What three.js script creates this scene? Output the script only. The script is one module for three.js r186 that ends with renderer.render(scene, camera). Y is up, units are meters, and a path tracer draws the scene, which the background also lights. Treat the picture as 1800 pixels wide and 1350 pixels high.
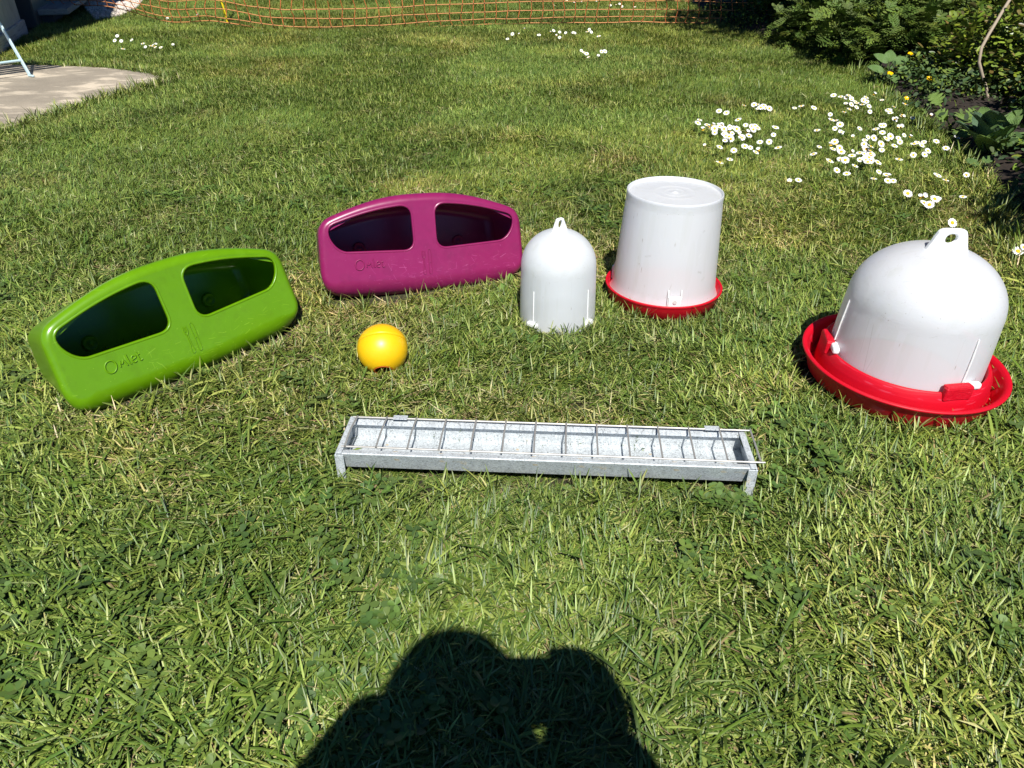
import * as THREE from 'three';
import { Sky } from 'three/addons/objects/Sky.js';
import { mergeGeometries, mergeVertices, toCreasedNormals } from 'three/addons/utils/BufferGeometryUtils.js';
import { RoundedBoxGeometry } from 'three/addons/geometries/RoundedBoxGeometry.js';
import { MarchingCubes } from 'three/addons/objects/MarchingCubes.js';

// ---------------------------------------------------------------- camera, sky, sun, exposure
const scene = new THREE.Scene();
const camera = new THREE.PerspectiveCamera(54.88, 4 / 3, 0.01, 200);
camera.position.set(0, 0.7, 0);
camera.rotation.set(-32 * Math.PI / 180, 0, 0);

const SUN = new THREE.Vector3(0.0595, 0.795, 0.603).normalize();      // towards the sun: high, behind the camera
const sky = new Sky();
sky.scale.setScalar(100);
sky.material.uniforms.sunPosition.value.copy(SUN);
sky.material.uniforms.turbidity.value = 2;
sky.material.uniforms.rayleigh.value = 0.55;
sky.material.uniforms.mieCoefficient.value = 0.004;
sky.material.uniforms.cloudCoverage.value = 0;
scene.add(sky);
scene.environmentIntensity = 0.1;

const sun = new THREE.DirectionalLight(new THREE.Color(1, 0.965, 0.905), 5);
sun.name = 'sun';
sun.position.copy(SUN).multiplyScalar(12).add(new THREE.Vector3(0, 0, -3));
sun.target.position.set(0, 0, -3);
sun.castShadow = true;
sun.shadow.mapSize.set(4096, 4096);
Object.assign(sun.shadow.camera, { left: -7, right: 7, top: 7, bottom: -7, near: 0.5, far: 30 });
scene.add(sun, sun.target);

const renderer = new THREE.WebGLRenderer({ antialias: true });
renderer.toneMapping = THREE.LinearToneMapping;
renderer.toneMappingExposure = 1.32;
renderer.shadowMap.enabled = true;

// ---------------------------------------------------------------- helpers
const V3 = (x, y, z) => new THREE.Vector3(x, y, z), V2 = (x, y) => new THREE.Vector2(x, y);
const { lerp, clamp, smoothstep } = THREE.MathUtils;
let seed = 7;
const reseed = (n) => { seed = n; };
const rnd = () => { seed = (seed + 0x6d2b79f5) | 0; let t = Math.imul(seed ^ (seed >>> 15), 1 | seed); t = (t + Math.imul(t ^ (t >>> 7), 61 | t)) ^ t; return ((t ^ (t >>> 14)) >>> 0) / 4294967296; };
const rr = (a, b) => a + (b - a) * rnd();
const pick = (a) => a[Math.floor(rnd() * a.length)];
const RGB = (r, g, b) => new THREE.Color().setRGB(r, g, b);
const hash = (x, y) => { let n = Math.imul(x, 374761393) + Math.imul(y, 668265263); n = Math.imul(n ^ (n >>> 13), 1274126177); return ((n ^ (n >>> 16)) >>> 0) / 4294967296; };
const noise = (x, y, wrap = 0) => {
  const ix = Math.floor(x), iy = Math.floor(y), fx = x - ix, fy = y - iy, s = fx * fx * (3 - 2 * fx), t = fy * fy * (3 - 2 * fy);
  const h = (a, b) => (wrap ? hash(((a % wrap) + wrap) % wrap, ((b % wrap) + wrap) % wrap) : hash(a, b));
  return lerp(lerp(h(ix, iy), h(ix + 1, iy), s), lerp(h(ix, iy + 1), h(ix + 1, iy + 1), s), t);
};
const fbm = (x, y, oct = 4, wrap = 0) => { let a = 0, w = 0.5, n = 0; for (let k = 0; k < oct; k++) { a += w * noise(x, y, wrap); n += w; x *= 2; y *= 2; wrap *= 2; w *= 0.5; } return a / n; };
function texture(size, paint, srgb = true, repeat = 1) {              // paint(u, v) -> [r, g, b] 0..1
  const d = new Uint8Array(size * size * 4);
  for (let y = 0; y < size; y++) for (let x = 0; x < size; x++) {
    const c = paint(x / size, y / size), i = (y * size + x) * 4;
    d[i] = clamp(c[0], 0, 1) * 255; d[i + 1] = clamp(c[1], 0, 1) * 255; d[i + 2] = clamp(c[2], 0, 1) * 255; d[i + 3] = 255;
  }
  const t = new THREE.DataTexture(d, size, size);
  t.magFilter = THREE.LinearFilter; t.wrapS = t.wrapT = THREE.RepeatWrapping; t.repeat.set(repeat, repeat);
  if (srgb) t.colorSpace = THREE.SRGBColorSpace;
  t.needsUpdate = true;
  return t;
}
const names = new Map();
function numbered(name) { const n = names.get(name) ?? 0; names.set(name, n + 1); return n ? name + '_' + String(n).padStart(3, '0') : name; }
function shade(o) { o.traverse((c) => { if (c.isMesh) { c.castShadow = true; c.receiveShadow = true; } }); return o; }
function thing(name, label, category, pos = [0, 0, 0], group) {
  const o = new THREE.Group(); o.name = numbered(name); o.position.set(...pos); o.userData = { label, category };
  if (group) o.userData.group = group;
  scene.add(o); return o;
}
function part(name, geometry, material, parent, label) {
  const m = new THREE.Mesh(Array.isArray(geometry) ? merge(geometry) : geometry, material); m.name = name; m.castShadow = m.receiveShadow = true;
  if (label) m.userData.label = label;
  parent.add(m); return m;
}
function structure(name, geometry, material, label) { const m = part(name, geometry, material, scene, label); m.userData.kind = 'structure'; return m; }
function wound(g) {                                                   // turn every triangle to the side its normals point to
  const ix = g.index.array, p = g.attributes.position.array, n = g.attributes.normal.array;
  for (let i = 0; i < ix.length; i += 3) {
    const a = ix[i] * 3, b = ix[i + 1] * 3, c = ix[i + 2] * 3, ux = p[b] - p[a], uy = p[b + 1] - p[a + 1], uz = p[b + 2] - p[a + 2], vx = p[c] - p[a], vy = p[c + 1] - p[a + 1], vz = p[c + 2] - p[a + 2];
    if ((uy * vz - uz * vy) * (n[a] + n[b] + n[c]) + (uz * vx - ux * vz) * (n[a + 1] + n[b + 1] + n[c + 1]) + (ux * vy - uy * vx) * (n[a + 2] + n[b + 2] + n[c + 2]) < 0) { const t = ix[i + 1]; ix[i + 1] = ix[i + 2]; ix[i + 2] = t; }
  }
  return g;
}
function merge(list) {
  const clean = list.map((g) => { let c = g.index ? g.toNonIndexed() : g.clone(); for (const k of Object.keys(c.attributes)) if (!['position', 'normal', 'uv'].includes(k)) c.deleteAttribute(k); if (!c.attributes.uv) c.setAttribute('uv', new THREE.BufferAttribute(new Float32Array(c.attributes.position.count * 2), 2)); if (!c.attributes.normal) c.computeVertexNormals(); return c; });
  return mergeGeometries(clean);
}
const tube = (pts, r, seg = 16, rad = 6, closed = false) => new THREE.TubeGeometry(new THREE.CatmullRomCurve3(pts.map((p) => (Array.isArray(p) ? V3(...p) : p)), closed, 'centripetal'), seg, r, rad, closed);
const rod = (a, b, r, rad = 8) => { const A = V3(...a), B = V3(...b), d = B.clone().sub(A), g = new THREE.CylinderGeometry(r, r, d.length(), rad); g.applyQuaternion(new THREE.Quaternion().setFromUnitVectors(V3(0, 1, 0), d.clone().normalize())); const m = A.add(B).multiplyScalar(0.5); return g.translate(m.x, m.y, m.z); };
const box = (w, h, d, x, y, z, r = 0.002) => { const g = r ? new RoundedBoxGeometry(w, h, d, 2, r) : new THREE.BoxGeometry(w, h, d); return g.translate(x, y, z); };
const lathe = (pts, seg = 72) => new THREE.LatheGeometry(pts.map((p) => V2(Math.max(p[0], 1e-5), p[1])), seg);
const std = (o) => new THREE.MeshStandardMaterial({ side: THREE.DoubleSide, ...o });
const phys = (o) => new THREE.MeshPhysicalMaterial({ side: THREE.DoubleSide, ...o });
const inPoly = (x, z, poly) => { let c = false; for (let i = 0, j = poly.length - 1; i < poly.length; j = i++) { const [xi, zi] = poly[i], [xj, zj] = poly[j]; if ((zi > z) !== (zj > z) && x < (xj - xi) * (z - zi) / (zj - zi) + xi) c = !c; } return c; };
const polyDist = (x, z, poly) => { let best = 1e9; for (let i = 0, j = poly.length - 1; i < poly.length; j = i++) { const [ax, az] = poly[j], [bx, bz] = poly[i], dx = bx - ax, dz = bz - az, t = clamp(((x - ax) * dx + (z - az) * dz) / (dx * dx + dz * dz), 0, 1); best = Math.min(best, Math.hypot(x - ax - t * dx, z - az - t * dz)); } return best; };

// outlines on the ground, in metres [x, z]
const PATIO = [[-1.99, -2.8], [-1.95, -3.15], [-1.88, -3.55], [-1.80, -3.85], [-1.76, -4.04], [-1.92, -4.2], [-2.2, -4.36], [-2.55, -4.45], [-3.1, -4.5], [-7, -4.6], [-7, -2.2], [-2.6, -2.2]];
const BED = [[0.9, 1.5], [0.92, 0.2], [1.0, -0.7], [1.17, -1.4], [1.22, -1.62], [1.30, -1.8], [1.44, -2.2], [1.58, -2.75], [1.70, -3.4], [1.90, -4.4], [1.90, -5.0], [1.72, -5.6], [1.62, -6.6], [1.75, -8.5], [1.9, -12], [9, -12], [9, 1.5]];
const GRAVEL = [[-3.42, -6.75], [-3.34, -7.0], [-3.5, -7.7], [-3.85, -8.7], [-4.3, -10], [-5.2, -10], [-4.5, -8.6]];
const DAISY_A = [[0.979,-3.272],[1.03,-3.257],[1.039,-3.235],[1.061,-3.272],[1.062,-3.242],[1.072,-3.224],[0.862,-3.102],[1.2,-3.216],[0.721,-2.951],[0.705,-2.91],[0.713,-2.85],[0.732,-2.874],[0.743,-2.874],[0.749,-2.859],[0.734,-2.758],[0.779,-2.898],[0.776,-2.859],[0.788,-2.874],[0.79,-2.844],[0.788,-2.815],[0.815,-2.886],[0.881,-2.992],[0.806,-2.786],[0.789,-2.752],[0.769,-2.689],[0.782,-2.708],[0.767,-2.752],[0.751,-2.67],[0.812,-2.697],[0.81,-2.716],[0.823,-2.716],[0.856,-2.746],[0.855,-2.772],[0.91,-2.904],[0.917,-2.886],[0.929,-2.886],[0.892,-2.821],[0.991,-2.874],[0.949,-2.758],[0.899,-2.644],[0.873,-2.663],[0.79,-2.561],[0.808,-2.553],[0.81,-2.496],[0.708,-2.431],[0.704,-2.556],[0.66,-2.585]];
const DAISY_B = [[1.416,-3.438],[1.471,-3.434],[1.479,-3.43],[1.488,-3.418],[1.477,-3.345],[1.41,-3.28],[1.429,-3.213],[1.472,-3.261],[1.546,-3.405],[1.505,-3.299],[1.612,-3.48],[1.594,-3.353],[1.287,-3.116],[1.344,-3.123],[1.451,-3.13],[1.255,-2.973],[1.197,-2.829],[1.198,-2.766],[1.116,-2.789],[1.546,-3.169],[1.54,-3.141],[1.595,-3.235],[1.57,-3.099],[1.644,-3.246],[1.49,-2.983],[1.528,-3.022],[1.532,-3.015],[1.581,-3.032],[1.403,-2.886],[1.357,-2.844],[1.363,-2.8],[1.449,-2.868],[1.368,-2.744],[1.402,-2.716],[1.424,-2.716],[1.302,-2.859],[1.271,-2.708],[1.285,-2.692],[1.286,-2.631],[1.359,-2.649],[1.253,-2.548],[1.311,-2.585],[1.192,-2.566],[1.212,-2.573],[1.219,-2.561],[1.142,-2.676],[1.126,-2.623],[1.127,-2.59],[1.098,-2.573],[1.096,-2.5],[1.143,-2.529],[1.108,-2.44],[1.146,-2.472],[1.124,-2.413],[1.146,-2.426],[1.158,-2.426],[1.167,-2.426],[1.185,-2.415],[1.089,-2.361],[1.02,-2.395],[1.063,-2.415],[1.016,-2.318],[1.035,-2.286],[1.411,-2.649],[1.428,-2.663],[1.425,-2.623],[1.455,-2.67],[1.394,-2.519],[1.342,-2.505],[1.353,-2.458],[1.248,-2.409],[1.089,-2.218],[1.13,-2.232],[1.111,-2.175],[1.139,-2.197],[1.143,-2.037],[1.133,-1.988],[1.051,-2.578],[0.998,-2.481],[0.853,-2.192]];
const DAISY_C = [[1.648,-3.032],[1.469,-2.548],[1.295,-2.251],[1.294,-2.238],[1.282,-2.175],[1.591,-2.713],[1.569,-2.618],[1.382,-2.246],[1.254,-2.022],[1.132,-1.834],[1.189,-1.641],[1.202,-1.645]];
const DAISY_D = [[0.602,-7.994],[0.678,-8.093],[0.825,-8.127],[0.915,-7.708],[0.976,-7.77],[1.012,-7.801],[0.997,-7.5],[1.122,-7.558],[0.387,-7.588],[0.53,-8.06],[0.09,-5.808],[0.002,-5.6],[0.049,-5.55],[0.184,-5.575],[0.264,-5.65],[0.294,-5.772],[0.331,-5.668],[0.302,-5.533],[0.32,-5.468],[0.376,-5.72],[0.422,-5.633],[0.435,-5.633],[0.531,-5.737],[0.55,-5.808],[0.548,-5.633],[0.582,-5.452],[-0.031,-5.358],[0.414,-4.812],[0.423,-4.718],[0.432,-4.658],[0.434,-4.559],[0.527,-4.737],[0.55,-4.762],[0.495,-4.599],[1.77,-8.093],[1.851,-7.994],[1.884,-8.027],[1.955,-8.027],[1.989,-7.471]];
const DAISY_E = [[-2.67,-5.486],[-2.591,-5.276],[-2.556,-5.289],[-2.499,-5.317],[-2.335,-5.105],[-2.245,-4.932],[-2.253,-5.03],[-2.228,-5.017],[-2.174,-4.909],[-2.154,-4.938],[-2.119,-5.042],[-2.627,-6.868],[-2.743,-6.53],[-2.369,-4.897],[-2.281,-5.169]];
const PINK_POS = [-0.181, 0.004, -1.488], GREEN_POS = [-0.554, 0.004, -1.150];

// ---------------------------------------------------------------- the setting
{
  const soilTex = texture(512, (u, v) => { const n = fbm(u * 24, v * 24, 4, 24), f = fbm(u * 120, v * 120, 2, 120), k = 0.55 + 0.75 * n * f + 0.2 * (f - 0.5); return [0.33 * k, 0.325 * k, 0.185 * k]; });
  soilTex.repeat.set(1.4, 1.4);
  const bump = texture(512, (u, v) => { const n = fbm(u * 40, v * 40, 4, 40); return [n, n, n]; }, false); bump.repeat.set(2.5, 2.5);
  const g = new THREE.PlaneGeometry(60, 60, 1, 1); g.rotateX(-Math.PI / 2); g.translate(0, 0, -15);
  const uv = g.attributes.uv, p = g.attributes.position; for (let i = 0; i < uv.count; i++) uv.setXY(i, p.getX(i), p.getZ(i));
  structure('lawn_ground', g, std({ map: soilTex, bumpMap: bump, bumpScale: 0.012, roughness: 1 }), 'earth and thatch under the mown lawn');
}
function sheet(poly, y, depth, bevel, cell = 0) {                     // a slab over a ground outline, uv in metres
  const s = new THREE.Shape(poly.map(([x, z]) => V2(x, -z)));
  const g = new THREE.ExtrudeGeometry(s, { depth: depth - bevel, bevelEnabled: true, bevelSize: bevel, bevelThickness: bevel, bevelOffset: -bevel, bevelSegments: 2, curveSegments: 4 });
  g.rotateX(-Math.PI / 2); g.translate(0, y - depth, 0); return g;
}
{
  const tex = texture(1024, (u, v) => {
    const streak = fbm(u * 14 + 2 * fbm(u * 4, v * 4, 2, 4), v * 34 + 3 * fbm(u * 6 + 3, v * 6, 3), 4), a = fbm(u * 9, v * 9, 4, 9), f = hash(Math.floor(u * 1024), Math.floor(v * 1024));
    const light = smoothstep(streak * 0.65 + a * 0.35, 0.46, 0.62), k = 0.56 + 0.16 * (a - 0.5) + 0.14 * light + 0.09 * (f - 0.5);
    return [k * 1.06, k * 0.985, k * 0.87];
  });
  tex.repeat.set(0.7, 0.7);
  const bump = texture(512, (u, v) => { const n = 0.6 * fbm(u * 8, v * 60, 3) + 0.4 * fbm(u * 60, v * 60, 3, 60); return [n, n, n]; }, false); bump.repeat.set(1.1, 1.1);
  structure('concrete_patio', sheet(PATIO, 0.022, 0.12, 0.012), std({ map: tex, bumpMap: bump, bumpScale: 0.006, roughness: 0.92 }), 'worn grey concrete patio with brushed streaks');
}
{
  // planting bed: uneven dark soil, a grid trimmed to the outline
  const pos = [], idx = [], cols = [], N = 160, x0 = 0.85, x1 = 6, z0 = -11.5, z1 = 1.45, map = new Map();
  const h = (x, z) => 0.05 * fbm(x * 3, z * 3, 3) + 0.03 * fbm(x * 22, z * 22, 3) - 0.045 + 0.05 * smoothstep(polyDist(x, z, BED), 0, 0.2);
  const id = (i, j) => { const k = i * 1000 + j; if (!map.has(k)) { const x = lerp(x0, x1, i / N), z = lerp(z0, z1, j / (2 * N)); map.set(k, pos.length / 3); pos.push(x, inPoly(x, z, BED) ? h(x, z) + 0.012 : -0.02, z); } return map.get(k); };
  for (let i = 0; i < N; i++) for (let j = 0; j < 2 * N; j++) {
    const x = lerp(x0, x1, (i + 0.5) / N), z = lerp(z0, z1, (j + 0.5) / (2 * N));
    if (!inPoly(x, z, BED)) continue;
    const a = id(i, j), b = id(i + 1, j), c = id(i, j + 1), d = id(i + 1, j + 1); idx.push(a, c, b, b, c, d);
  }
  const g = new THREE.BufferGeometry(); g.setAttribute('position', new THREE.Float32BufferAttribute(pos, 3)); g.setIndex(idx);
  const uv = new Float32Array(pos.length / 3 * 2); for (let i = 0; i < uv.length / 2; i++) { uv[2 * i] = pos[3 * i]; uv[2 * i + 1] = pos[3 * i + 2]; } g.setAttribute('uv', new THREE.BufferAttribute(uv, 2)); g.computeVertexNormals();
  const tex = texture(512, (u, v) => { const n = fbm(u * 20, v * 20, 4, 20), f = fbm(u * 100, v * 100, 2, 100), k = 0.5 + 0.5 * n + 0.5 * (f - 0.4); return [0.21 * k, 0.165 * k, 0.125 * k]; }); tex.repeat.set(1.7, 1.7);
  structure('planting_bed', g, std({ map: tex, roughness: 1 }), 'dark crumbly soil of the planting bed');
}

// ---------------------------------------------------------------- materials of the feeders
const scratchTex = (base, pale, n, s) => {                            // face plate 0.5 m x 0.25 m: plastic with scratches and scuffs
  const c = document.createElement('canvas'); c.width = 1024; c.height = 512; const x = c.getContext('2d');
  x.fillStyle = base; x.fillRect(0, 0, 1024, 512); reseed(s);
  for (let i = 0; i < 900; i++) { x.fillStyle = rnd() < 0.5 ? 'rgba(255,255,255,0.010)' : 'rgba(0,0,0,0.012)'; const r = rr(2, 26); x.beginPath(); x.ellipse(rr(0, 1024), rr(0, 512), r, r * rr(0.3, 1), rr(0, 3), 0, 7); x.fill(); }
  for (let i = 0; i < n; i++) {
    const lower = rnd() < 0.75, px = lower ? rr(330, 900) : rr(40, 990), py = lower ? rr(300, 470) : rr(20, 500), a = rr(-0.5, 0.5) + (rnd() < 0.2 ? 1.4 : 0), l = rr(4, 34);
    x.strokeStyle = pale.replace('A', rr(0.1, 0.45).toFixed(2)); x.lineWidth = rr(0.6, 1.5); x.beginPath(); x.moveTo(px, py); x.quadraticCurveTo(px + Math.cos(a) * l * 0.5 + rr(-3, 3), py + Math.sin(a) * l * 0.5 + rr(-3, 3), px + Math.cos(a) * l, py + Math.sin(a) * l); x.stroke();
  }
  for (let i = 0; i < n * 0.7; i++) { const px = rr(30, 1000), py = rnd() < 0.6 ? rr(270, 490) : rr(10, 500); x.fillStyle = pale.replace('A', rr(0.15, 0.5).toFixed(2)); x.beginPath(); x.ellipse(px, py, rr(0.7, 2), rr(0.6, 1.4), 0, 0, 7); x.fill(); }
  const t = new THREE.CanvasTexture(c); t.colorSpace = THREE.SRGBColorSpace; t.wrapS = t.wrapT = THREE.RepeatWrapping; return t;
};
const ripple = texture(256, (u, v) => { const n = fbm(u * 14, v * 14, 3, 14); return [n, n, n]; }, false);
const greenPlastic = phys({ map: scratchTex('#5f8e04', 'rgba(200,232,135,A)', 140, 11), roughness: 0.29, specularIntensity: 1, bumpMap: ripple, bumpScale: 0.0004 });
const pinkPlastic = phys({ map: scratchTex('#851e53', 'rgba(235,165,205,A)', 190, 23), roughness: 0.31, specularIntensity: 1, bumpMap: ripple, bumpScale: 0.0004 });
const plainGreen = phys({ color: '#5f8e04', roughness: 0.42, specularIntensity: 0.8 });
const plainPink = phys({ color: '#851e53', roughness: 0.45, specularIntensity: 0.8 });
const usedTex = (() => {                                              // milky plastic with scuffs, dirt specks and rubbed marks
  const c = document.createElement('canvas'); c.width = 2048; c.height = 512; const x = c.getContext('2d'); x.fillStyle = '#f7f8f9'; x.fillRect(0, 0, 2048, 512); reseed(31);
  for (let i = 0; i < 500; i++) { x.fillStyle = rnd() < 0.5 ? 'rgba(255,255,255,0.06)' : 'rgba(150,150,140,0.025)'; const r = rr(4, 40); x.beginPath(); x.ellipse(rr(0, 2048), rr(0, 512), r, r * rr(0.4, 1.4), rr(0, 3), 0, 7); x.fill(); }
  for (let i = 0; i < 420; i++) { const px = rr(0, 2048), py = rr(0, 512), a = rr(-0.7, 0.7) + (rnd() < 0.35 ? 1.5 : 0), l = rr(6, 46); x.strokeStyle = rnd() < 0.55 ? `rgba(255,255,255,${rr(0.3, 0.8).toFixed(2)})` : `rgba(150,146,132,${rr(0.08, 0.28).toFixed(2)})`; x.lineWidth = rr(0.6, 1.6); x.beginPath(); x.moveTo(px, py); x.lineTo(px + Math.cos(a) * l, py + Math.sin(a) * l); x.stroke(); }
  for (let i = 0; i < 260; i++) { x.fillStyle = `rgba(110,84,56,${rr(0.12, 0.5).toFixed(2)})`; x.beginPath(); x.ellipse(rr(0, 2048), rr(0, 512), rr(0.8, 2.6), rr(0.5, 1.6), 0, 0, 7); x.fill(); }
  const t = new THREE.CanvasTexture(c); t.colorSpace = THREE.SRGBColorSpace; t.wrapS = t.wrapT = THREE.RepeatWrapping; return t;
})();
const rippleFine = ripple.clone(); rippleFine.repeat.set(9, 6);
const milkPlastic = phys({ map: usedTex, color: RGB(0.92, 0.94, 0.955), roughness: 0.6, transmission: 0.38, thickness: 0, clearcoat: 0.75, clearcoatRoughness: 0.22, bumpMap: rippleFine, bumpScale: 0.00012 });
const whitePlastic = phys({ color: RGB(0.84, 0.845, 0.83), roughness: 0.5, bumpMap: ripple, bumpScale: 0.0005 });
const redTex = texture(512, (u, v) => { const n = fbm(u * 10, v * 10, 4, 10), d = smoothstep(fbm(u * 30 + 9, v * 30, 4), 0.6, 0.75) * smoothstep(n, 0.42, 0.62); return [0.76 + 0.03 * n + 0.03 * d, 0.03 + 0.2 * d, 0.13 + 0.17 * d]; });
const redPlastic = phys({ map: redTex, roughness: 0.5, bumpMap: ripple, bumpScale: 0.0006, specularIntensity: 0.7 });
const zincTex = texture(1024, (u, v) => {
  const a = fbm(u * 22, v * 22, 3, 22), cell = hash(Math.floor(u * 90 + 3 * a), Math.floor(v * 90 + 3 * a)), f = fbm(u * 160, v * 160, 2, 160), spot = smoothstep(fbm(u * 120 + 31, v * 120, 2), 0.66, 0.74), rust = smoothstep(fbm(u * 12 + 7, v * 12 + 3, 4, 12), 0.74, 0.86);
  const k = 0.79 + 0.08 * (cell - 0.5) + 0.16 * (f - 0.5) + 0.1 * (a - 0.5) - 0.16 * spot;
  return [k * 0.965 + 0.05 * rust, k * 0.995 - 0.03 * rust, k * 1.01 - 0.14 * rust];
});
zincTex.repeat.set(5, 5);
const zinc = std({ map: zincTex, metalness: 0.2, roughness: 0.48 });
const wireMetal = std({ color: RGB(0.52, 0.5, 0.46), metalness: 0.6, roughness: 0.42 });

// ---------------------------------------------------------------- moulded twin-opening feeders
function strip(rings, normals, uvOf, close = true) {                  // quads between successive closed rings
  const n = rings[0].length, pos = [], nor = [], uv = [], idx = [];
  rings.forEach((r, k) => r.forEach((p, i) => { pos.push(p.x, p.y, p.z); nor.push(normals[k][i].x, normals[k][i].y, normals[k][i].z); const t = uvOf(p); uv.push(t[0], t[1]); }));
  for (let k = 0; k + 1 < rings.length; k++) for (let i = 0; i < n; i++) { const a = k * n + i, b = k * n + (i + 1) % n, c = a + n, d = b + n; idx.push(a, c, b, b, c, d); }
  const g = new THREE.BufferGeometry(); g.setAttribute('position', new THREE.Float32BufferAttribute(pos, 3)); g.setAttribute('normal', new THREE.Float32BufferAttribute(nor, 3)); g.setAttribute('uv', new THREE.Float32BufferAttribute(uv, 2)); g.setIndex(idx); return wound(g);
}
const outlineShape = () => { const s = new THREE.Shape(); s.moveTo(-0.17, 0.006); s.quadraticCurveTo(0, -0.004, 0.17, 0.006); s.bezierCurveTo(0.202, 0.010, 0.217, 0.030, 0.2185, 0.062); s.lineTo(0.2155, 0.130); s.bezierCurveTo(0.2145, 0.155, 0.205, 0.166, 0.185, 0.173); s.bezierCurveTo(0.10, 0.204, 0.06, 0.208, 0, 0.208); s.bezierCurveTo(-0.06, 0.208, -0.10, 0.204, -0.185, 0.173); s.bezierCurveTo(-0.205, 0.166, -0.2145, 0.155, -0.2155, 0.130); s.lineTo(-0.2185, 0.062); s.bezierCurveTo(-0.217, 0.030, -0.202, 0.010, -0.17, 0.006); return s; };
function openingShape(m) { const s = new THREE.Shape(), X = (x) => x * m; s.moveTo(X(0.046), 0.096); s.lineTo(X(0.162), 0.101); s.bezierCurveTo(X(0.180), 0.103, X(0.1945), 0.124, X(0.195), 0.140); s.bezierCurveTo(X(0.195), 0.151, X(0.188), 0.1555, X(0.174), 0.159); s.bezierCurveTo(X(0.13), 0.173, X(0.09), 0.181, X(0.050), 0.184); s.bezierCurveTo(X(0.033), 0.185, X(0.026), 0.176, X(0.0255), 0.164); s.lineTo(X(0.025), 0.117); s.bezierCurveTo(X(0.025), 0.104, X(0.032), 0.096, X(0.046), 0.096); return s; }
function evenRing(shape, n) { let p = shape.getSpacedPoints(n); p = p.slice(0, n); if (THREE.ShapeUtils.area(p) < 0) p.reverse(); return p; }
const ringNormals = (p) => p.map((_, i) => { const a = p[(i + p.length - 1) % p.length], b = p[(i + 1) % p.length]; return V2(b.y - a.y, a.x - b.x).normalize(); });
function feederShell() {
  const P = evenRing(outlineShape(), 160), N = ringNormals(P), uvOf = (p) => [p.x / 0.5 + 0.5, p.y / 0.25 + 0.1], D = 0.165, T = 0.005, out = [];
  const back = (p, k) => V2(p.x * (1 - 0.05 * k), lerp(p.y, 0.046 + p.y * 0.66, k));
  const rf = (n, p) => lerp(lerp(0.017, 0.0125, smoothstep(Math.abs(p.x), 0.06, 0.17)), 0.041, smoothstep(-n.y, 0.1, 0.95));
  const make = (t, flip) => {
    const rings = [], nors = [], add = (f) => { rings.push(P.map((p, i) => f(p, N[i]).p)); nors.push(P.map((p, i) => { const v = f(p, N[i]).n; return flip ? v.clone().negate() : v; })); };
    for (let a = 0; a <= 8; a++) { const q = a / 8 * Math.PI / 2; add((p, n) => { const r = rf(n, p), i = r * (1 - Math.sin(q)) + t; return { p: V3(p.x - n.x * i, p.y - n.y * i, -r * (1 - Math.cos(q)) - t), n: V3(n.x * Math.sin(q), n.y * Math.sin(q), Math.cos(q)) }; }); }
    for (const k of [0.4, 0.6, 0.8]) add((p, n) => { const b = back(p, k); return { p: V3(b.x - n.x * t, b.y - n.y * t, -D * k), n: V3(n.x, n.y, -0.15).normalize() }; });
    for (let a = 0; a <= 5; a++) { const q = a / 5 * Math.PI / 2; add((p, n) => { const b = back(p, 1), i = 0.02 * (1 - Math.cos(q)) + t; return { p: V3(b.x - n.x * i, b.y - n.y * i, -D + 0.02 - 0.02 * Math.sin(q) + (flip ? T : 0)), n: V3(n.x * Math.cos(q), n.y * Math.cos(q), -Math.sin(q) - 0.1).normalize() }; }); }
    out.push(strip(rings, nors, uvOf));
    const cap = (ring, z, nz, holes) => { const g = new THREE.ShapeGeometry(new THREE.Shape(ring.map((p) => V2(p.x, p.y)))); if (holes) { const s = new THREE.Shape(ring.map((p) => V2(p.x, p.y))); s.holes = holes.map((h) => new THREE.Path(h)); const g2 = new THREE.ShapeGeometry(s); g2.translate(0, 0, z); fix(g2, nz); return g2; } g.translate(0, 0, z); fix(g, nz); return g; };
    const fix = (g, nz) => { const p = g.attributes.position, n = g.attributes.normal, uv = g.attributes.uv; for (let i = 0; i < p.count; i++) { n.setXYZ(i, 0, 0, nz); uv.setXY(i, ...uvOf({ x: p.getX(i), y: p.getY(i) })); } wound(g); };
    out.push(cap(rings[0], -t, flip ? -1 : 1, [-1, 1].map((m) => { const h = evenRing(openingShape(m), 72), hn = ringNormals(h), o = flip ? 0.0 : 0.0045; return h.map((p, i) => V2(p.x + hn[i].x * o, p.y + hn[i].y * o)); })));
    out.push(cap(rings[rings.length - 1], -D + (flip ? T : 0), flip ? 1 : -1));
  };
  make(0, false); make(T, true);
  for (const m of [-1, 1]) {                                           // rolled lip of each opening
    const h = evenRing(openingShape(m), 72), hn = ringNormals(h), prof = [[0.0045, 0], [0.0034, 0.0010], [0.0018, 0.0013], [0.0004, 0.0006], [-0.0004, -0.001], [-0.0003, -0.0032], [0.0, -0.005]], pn = [[0.5, 1], [0.5, 1], [-0.2, 1], [-0.8, 0.6], [-1, 0], [-1, -0.1], [-1, -0.5]];
    out.push(strip(prof.map(([o, z]) => h.map((p, i) => V3(p.x + hn[i].x * o, p.y + hn[i].y * o, z))), pn.map(([o, z]) => h.map((p, i) => V3(hn[i].x * o, hn[i].y * o, z).normalize())), uvOf));
  }
  return merge(out);
}
const stroke = (pts, r = 0.0011, closed = false) => { const g = tube(pts.map(([x, y]) => [x, y, 0.0005]), r, pts.length * 5, 5, closed); return g; };
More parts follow.
